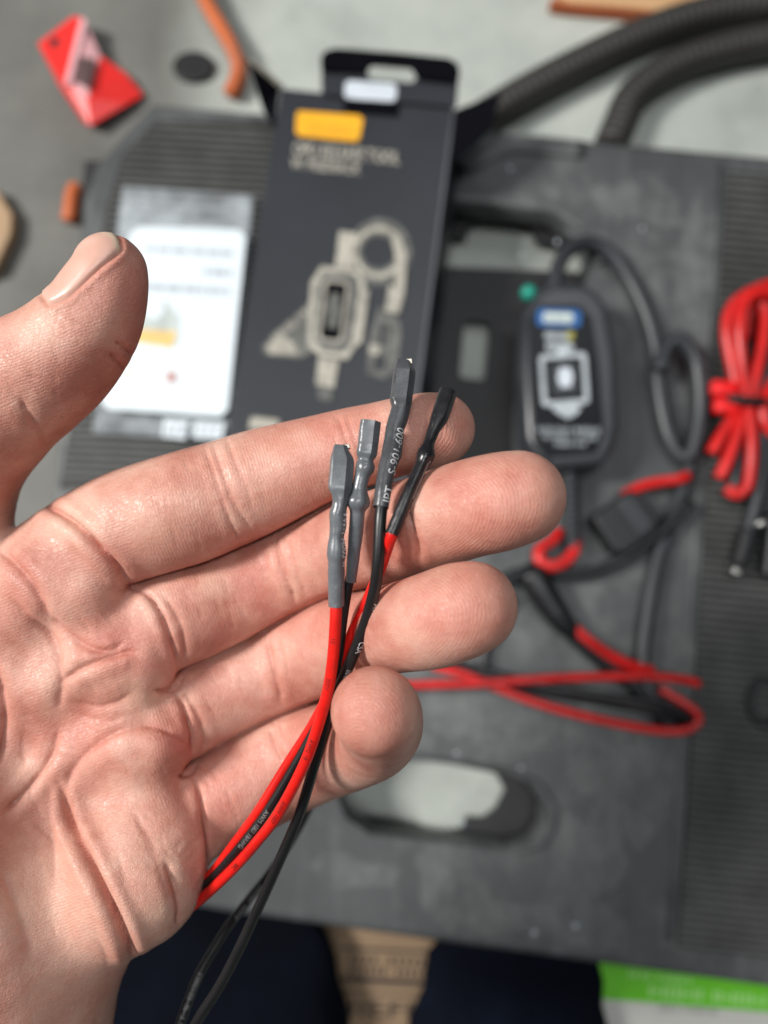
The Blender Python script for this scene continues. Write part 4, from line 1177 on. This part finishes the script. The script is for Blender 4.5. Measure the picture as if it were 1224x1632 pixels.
# ------------------------------------------------------------------ the four crimped leads in the hand
UPV = tuple(CM.to_3x3() @ Vector((0, 0, 1)))     # towards the camera side of the palm
def mat_sleeve(name, col, rough):
    t = NT(name); v = t.coord()
    f = t.noise(220, 4, 0.6, v); g = t.noise(2500, 3, 0.6, v)
    c = t.ramp(f, [(0.3, tuple(x * 0.8 for x in col) + (1,)), (0.7, tuple(x * 1.2 for x in col) + (1,))])
    c = t.mix(t.math('MULTIPLY', t.math('GREATER_THAN', g, 0.68), 0.25), c, (0.3, 0.3, 0.3, 1))
    t.set(Base_Color=c, Roughness=t.ramp(f, [(0.3, (rough - .07,) * 3 + (1,)), (0.7, (rough + .1,) * 3 + (1,))]), Normal=t.bump(t.noise(500, 4, 0.6, v), 0.18, 0.0003))
    return t.m
SL_GREY = mat_sleeve('grey_heat_shrink', (0.118, 0.128, 0.140), 0.25)
SL_DARK = mat_sleeve('dark_heat_shrink', (0.062, 0.064, 0.070), 0.26)
SL_BLACK = mat_sleeve('black_heat_shrink', (0.013, 0.013, 0.015), 0.34)
W_RED = plain('red_wire_jacket', (0.62, 0.012, 0.008), 0.30, 0.22, 120, 0.10, 900, bdist=0.0002)
W_BLACK = plain('black_wire_jacket', (0.009, 0.009, 0.010), 0.36, 0.25, 120, 0.10, 900, bdist=0.0002)
W_SMOKE = plain('smoke_wire_jacket', (0.022, 0.022, 0.022), 0.30, 0.25, 120, 0.10, 900, bdist=0.0002)
PRINT_W = plain('white_marking', (0.62, 0.63, 0.64), 0.5, 0.25, 900)
PRINT_G = plain('grey_marking', (0.22, 0.22, 0.22), 0.5, 0.3, 900)
PRINT_D = plain('dark_marking', (0.16, 0.008, 0.006), 0.5, 0.3, 900)
METAL = plain('crimped_tin', (0.50, 0.47, 0.40), 0.48, 0.15, 600, 0.3, 900, metal=1.0, bdist=0.0002)

def path3(pts, n=10):
    q = catmull(pts, n)
    return np.array([tuple(cam_pt(u, v, d / 1000.0)) for u, v, d in q]), q

def arclen(p): return np.concatenate([[0], np.cumsum(np.linalg.norm(np.diff(p, axis=0), axis=1))])

def text_on(name, s, pts3, start, height, ang0, radius, mat, parent, reverse=False, wide=1.0):
    """lettering wrapped round a tube: start = metres along the path, ang0 = angle from the side facing the palm's viewer"""
    V, F = text_vf(s, height / 0.70, 1.0, 0.0, 3)
    p = pts3[::-1] if reverse else pts3
    L = arclen(p); T, B, N = frames(p, UPV)
    x = start + V[:, 0] * wide; y = V[:, 1] - height / 2
    r = radius if np.isscalar(radius) else np.interp(x, L, (radius[::-1] if reverse else radius))
    P0 = np.stack([np.interp(x, L, p[:, a]) for a in range(3)], 1)
    Bx = np.stack([np.interp(x, L, B[:, a]) for a in range(3)], 1); Nx = np.stack([np.interp(x, L, N[:, a]) for a in range(3)], 1)
    a = ang0 - y / r
    W = P0 + (np.sin(a) * (r + 0.00011))[:, None] * Bx + (np.cos(a) * (r + 0.00011))[:, None] * Nx
    return link(name, mesh(name, W, F), mat, parent, smooth=False)

FACET = [(1.0, -0.5), (1.0, 0.45), (0.80, 0.92), (-0.42, 0.98), (-0.98, 0.30), (-0.98, -0.7), (-0.5, -1.0), (0.6, -1.0)]
def sleeve(pts, prof, mat, parent, seg=48):
    """heat-shrink: prof rows (fraction, half width px, half depth mm, squareness, side shift px)"""
    p3, q = path3(pts, 24)
    L = arclen(p3); s = np.linspace(0, L[-1], 150)
    c = np.stack([np.interp(s, L, p3[:, a]) for a in range(3)], 1); dep = np.interp(s, L, q[:, 2])
    pr = np.array(prof, float); t = s / L[-1]
    from_ = lambda k: np.interp(t, pr[:, 0], pr[:, k])
    hw, hd, ex, sh = from_(1), from_(2), from_(3), from_(4)
    hw = 13.5 + (hw - 13.5) * 1.25; hd = 1.7 + (hd - 1.7) * 1.5
    ker = np.ones(5) / 5
    sm = lambda x: np.convolve(np.pad(x, 2, mode='edge'), ker, 'valid')
    hw, hd, ex, sh = sm(hw), sm(hd), sm(ex), sm(sh)
    a_ = hw * dep / FPX / 1000.0; b_ = hd / 1000.0; s_ = sh * dep / FPX / 1000.0
    wob = rng.normal(0, 1, (150, 4)); wob = np.stack([sm(sm(wob[:, k])) for k in range(4)], 1)
    fl = np.array(FACET, float)
    def facet(ang):
        # flat-sided section: distance from the centre to the outline of the pressed terminal
        out = np.zeros_like(ang)
        for k in range(len(fl)):
            a0, b0 = fl[k], fl[(k + 1) % len(fl)]
            d = np.stack([np.cos(ang), np.sin(ang)], 1); e_ = b0 - a0
            den = d[:, 0] * e_[1] - d[:, 1] * e_[0]; den = np.where(np.abs(den) < 1e-9, 1e-9, den)
            t = (a0[0] * e_[1] - a0[1] * e_[0]) / den; s2 = (a0[0] * d[:, 1] - a0[1] * d[:, 0]) / den
            ok = (t > 0) & (s2 >= -1e-6) & (s2 <= 1 + 1e-6)
            out = np.where(ok, t, out)
        return out
    def shape(i, ang):
        if ex[i] > 2.05:
            f = np.clip((ex[i] - 2) / 2.5, 0, 1); fr = facet(ang) * f + (1 - f)
            k = 1 + 0.012 * (wob[i, 0] * np.cos(2 * ang) + wob[i, 1] * np.sin(3 * ang))
            return np.cos(ang) * fr * a_[i] * k + s_[i], np.sin(ang) * fr * b_[i] * k
        cc, ss = np.cos(ang), np.sin(ang); e = 2.0 / ex[i]
        k = 1 + 0.03 * (wob[i, 0] * np.cos(2 * ang) + wob[i, 1] * np.sin(3 * ang))
        return np.sign(cc) * np.abs(cc) ** e * a_[i] * k + s_[i], np.sign(ss) * np.abs(ss) ** e * b_[i] * k
    V, F = tube(c, 1.0, seg, UPV, False, shape)
    # rolled-in mouth at both ends
    n = len(V)
    ins = lambda ring, cen: cen + (ring - cen) * 0.62
    top, bot = V[:seg], V[-seg:]
    d = (c[1] - c[0]) / np.linalg.norm(c[1] - c[0])
    V = np.concatenate([V, ins(top, top.mean(0)) + d * 0.00005, ins(top, top.mean(0)) + d * 0.0009])
    for k in range(seg):
        k2 = (k + 1) % seg
        F.append((k2, k, n + k, n + k2)); F.append((n + k2, n + k, n + seg + k, n + seg + k2))
    F.append(tuple(n + seg + k for k in range(seg)))
    o = link('heat_shrink_sleeve', mesh('heat_shrink_sleeve', V, F), mat, parent)
    sharp(o, 28)
    return c, np.maximum(a_, b_), o

def tab(u, v, d, wu, hv, rot, parent, thick=0.0007, name='metal_terminal'):
    """the end of the crimped terminal showing at the mouth of the sleeve"""
    c = cam_pt(u, v, d / 1000.0); k = d / 1000.0 / FPX
    R3 = CM.to_3x3(); a = math.radians(rot)
    ax = R3 @ Vector((math.cos(a), -math.sin(a), 0)) * (wu * k); ay = R3 @ Vector((math.sin(a), math.cos(a), 0)) * (hv * k); az = R3 @ Vector((0, 0, 1)) * thick
    parts = [boxvf(c, ax, ay, az), boxvf(c + ax * 0.8 - az * 1.6, ax * 0.16, ay * 1.1, az * 0.9), boxvf(c - ax * 0.8 - az * 1.6, ax * 0.16, ay * 0.9, az * 0.9)]
    V, F = merge(parts)
    o = link(name, mesh(name, V, F), METAL, parent, smooth=False); bevel(o, 0.00012, 2)
    return o

grp = 'crimped leads held in the hand'
RW = 0.00120
# 1: grey blade sleeve, red wire, nearest the palm
w1 = empty('crimped_lead', cam_pt(536, 965, .142), 'leftmost lead: grey flat-ended sleeve on a bright red wire', 'lead', grp)
s1 = [(547, 711, 142.6), (545, 745, 142.0), (541, 790, 141.4), (538, 840, 141.4), (536, 890, 141.8), (536, 966, 142.6)]
c1, r1, sl1 = sleeve(s1, [(0, 11, 1.5, 5, 4), (.03, 13, 1.8, 5, 3), (.085, 18, 1.9, 6, 0), (.27, 18, 1.9, 6, 0), (.31, 14, 1.7, 4, -2), (.36, 12.5, 1.6, 2.3, -2), (.42, 13.5, 1.7, 2.1, 1), (.50, 13.5, 1.6, 2, -1), (.57, 12, 1.55, 2, 1), (.64, 14.5, 1.8, 2, 0), (.69, 15, 1.85, 2, 0), (.715, 13.4, 1.75, 2, 0), (1, 13, 1.7, 2, 0)], SL_GREY, w1)
q1, _ = path3([(536, 950, 142.6), (535, 985, 142.8), (531, 1045, 144), (523, 1098, 145.6), (506, 1160, 148), (484, 1220, 150), (444, 1296, 153.5), (410, 1341, 156.5), (372, 1384, 160.5), (328, 1426, 166.5), (296, 1452, 173), (262, 1478, 181), (240, 1500, 190)], 12)
wr1 = tube_obj('red_wire', q1, RW, W_RED, w1, 20, spline=False, up=UPV)
tab(549, 712, 142.8, 9, 3.5, -4, w1)
text_on('printed_marking', 'VW-1 A003 --', c1, 0.0130, 0.0013, -1.05, r1, PRINT_W, sl1)
for st, s in ((0.008, '10'), (0.0165, '300V'), (0.031, 'AWG 18'), (0.047, 'AWM 1007'), (0.068, '80C')):
    text_on('printed_marking', s, q1, st, 0.0009, 0.25, RW, PRINT_D, wr1)
# 2: grey round sleeve on a thin black wire
w2 = empty('crimped_lead', cam_pt(560, 925, .144), 'second lead from the left: short grey round sleeve tapering to black wire', 'lead', grp)
s2 = [(591, 672, 143.0), (583, 735, 142.4), (576, 765, 142.2), (571, 800, 142.4), (567, 850, 143.2), (559, 927, 145.0)]
c2, r2_, sl2 = sleeve(s2, [(0, 16.1, 1.9, 4, 0), (.21, 16.1, 1.9, 4, 0), (.235, 11.8, 1.5, 3, 1), (.265, 15.0, 1.8, 2.4, -1), (.30, 15.0, 1.8, 2.2, -1), (.335, 12.3, 1.5, 2, 0), (.42, 12.8, 1.5, 2, 1), (.455, 15.0, 1.8, 2.2, 0), (.48, 17.7, 2.05, 2.6, 0), (.52, 17.7, 2.05, 2.6, 0), (.55, 12.6, 1.5, 2, 0), (.72, 11.8, 1.4, 2, 0), (1, 9.4, 1.25, 2, 0)], SL_GREY, w2)
q2, _ = path3([(561, 905, 144.8), (553, 945, 145.6), (546, 990, 146.4), (540, 1040, 147.6), (528, 1100, 150), (508, 1150, 152.4), (470, 1220, 154.4), (425, 1294, 156.4), (386, 1345, 159.5), (352, 1384, 163.5), (322, 1414, 169), (290, 1440, 177), (262, 1462, 186)], 12)
wr2 = tube_obj('black_wire', q2, 0.00098, W_BLACK, w2, 18, spline=False, up=UPV)
text_on('printed_marking', 'AWM 1007 18AWG', q2, 0.058, 0.0010, 0.0, 0.00098, PRINT_G, wr2)
# 3: long dark sleeve with white marking on a black wire that runs down and loops back
w3 = empty('crimped_lead', cam_pt(607, 808, .1395), 'tallest lead: dark sleeve with white lettering on a long looping black wire', 'lead', grp)
s3 = [(647, 577, 147.0), (639, 640, 144.6), (629, 690, 142.6), (617, 750, 139.8), (607, 809, 138.0)]
c3, r3, sl3 = sleeve(s3, [(0, 12, 1.4, 4, 4), (.03, 14.5, 1.8, 4.5, 2.5), (.07, 17, 1.9, 5, 0), (.28, 17, 1.9, 5, 0), (.325, 15, 1.8, 3, -2), (.40, 15.5, 1.8, 2.3, -1), (.47, 14.5, 1.7, 2, 1), (.56, 15, 1.7, 2, -1), (.66, 15.5, 1.8, 2, -2), (.76, 13.5, 1.7, 2, 1), (.90, 13.5, 1.7, 2, 1), (1, 12.5, 1.6, 2, 0)], SL_DARK, w3)
q3, _ = path3([(610, 790, 138.4), (606, 830, 137.4), (603, 890, 137.6), (597, 940, 139.4), (580, 1000, 142.8), (557, 1058, 146.0), (534, 1110, 148.6), (517, 1165, 150.8), (500, 1222, 153), (476, 1300, 156), (440, 1384, 160), (412, 1446, 162.5), (380, 1515, 165), (350, 1572, 167), (318, 1622, 169), (296, 1664, 172), (284, 1690, 174), (276, 1682, 177), (280, 1655, 178), (292, 1618, 178), (316, 1556, 182), (340, 1514, 186), (364, 1476, 190), (396, 1434, 196), (428, 1394, 202), (462, 1344, 210), (492, 1290, 222), (520, 1230, 240)], 12)
wr3 = tube_obj('black_wire', q3, 0.00118, W_BLACK, w3, 20, spline=False, up=UPV)
tab(649, 577, 147.0, 8, 4.5, -6, w3)
text_on('printed_marking', 'IPT', c3, 0.0008, 0.0017, 0.60, r3, PRINT_W, sl3, reverse=True)
text_on('printed_marking', 'S-901-600', c3, 0.0064, 0.0017, 0.62, r3, PRINT_W, sl3, reverse=True)
L3 = arclen(q3)
text_on('printed_marking', 'AWM', q3, 0.021, 0.0011, -0.9, RW, PRINT_W, wr3, reverse=False)
text_on('printed_marking', 'CSA', q3, 0.030, 0.0011, -0.6, RW, PRINT_W, wr3)
text_on('printed_marking', '80C', q3, 0.037, 0.0010, -0.4, RW, PRINT_G, wr3)
i0 = int(np.argmin(np.linalg.norm(q3 - np.array(cam_pt(288, 1628, .178)), axis=1)))
text_on('printed_marking', 'TT  %  E0108E3', q3, float(L3[i0]), 0.0012, 0.1, RW, PRINT_G, wr3)
i1 = int(np.argmin(np.linalg.norm(q3 - np.array(cam_pt(372, 1464, .1915)), axis=1)))
text_on('printed_marking', 'AWM  18AWG', q3, float(L3[i1]), 0.0012, 0.1, RW, PRINT_G, wr3)
# 4: black sleeve leaning right on a red wire
w4 = empty('crimped_lead', cam_pt(625, 850, .137), 'rightmost lead: matt black sleeve leaning right on a thin red wire', 'lead', grp)
s4 = [(714, 626, 146.0), (697, 675, 142.8), (682, 712, 140.8), (672, 740, 139.4), (650, 790, 137.4), (624, 852, 136.4)]
c4, r4, sl4 = sleeve(s4, [(0, 14.5, 1.8, 3.5, 0), (.20, 14, 1.8, 3.5, 0), (.25, 12, 1.7, 2.6, 1), (.30, 10.5, 1.4, 2, 2), (.38, 10, 1.35, 2, 1), (.42, 12, 1.6, 2, 0), (.46, 14.5, 1.85, 2, -1), (.50, 14, 1.85, 2, -1), (.53, 11.3, 1.5, 2, 0), (1, 11.3, 1.5, 2, 0)], SL_BLACK, w4)
q4, _ = path3([(634, 830, 136.6), (621, 862, 137.2), (603, 915, 142.6), (583, 962, 145.0), (560, 1012, 148.0), (534, 1082, 151.4), (500, 1152, 154.4), (458, 1218, 157.0), (412, 1292, 158.6), (374, 1344, 161.6), (344, 1384, 165.4), (312, 1416, 172), (286, 1440, 180)], 12)
wr4 = tube_obj('red_wire', q4, 0.00112, W_RED, w4, 18, spline=False, up=UPV)
text_on('printed_marking', '......................', c4, 0.0165, 0.0012, -1.15, r4, PRINT_W, sl4)
for st, s in ((0.006, '3'), (0.011, '80C')):
    text_on('printed_marking', s, q4, st, 0.0008, 0.2, 0.00112, PRINT_D, wr4)
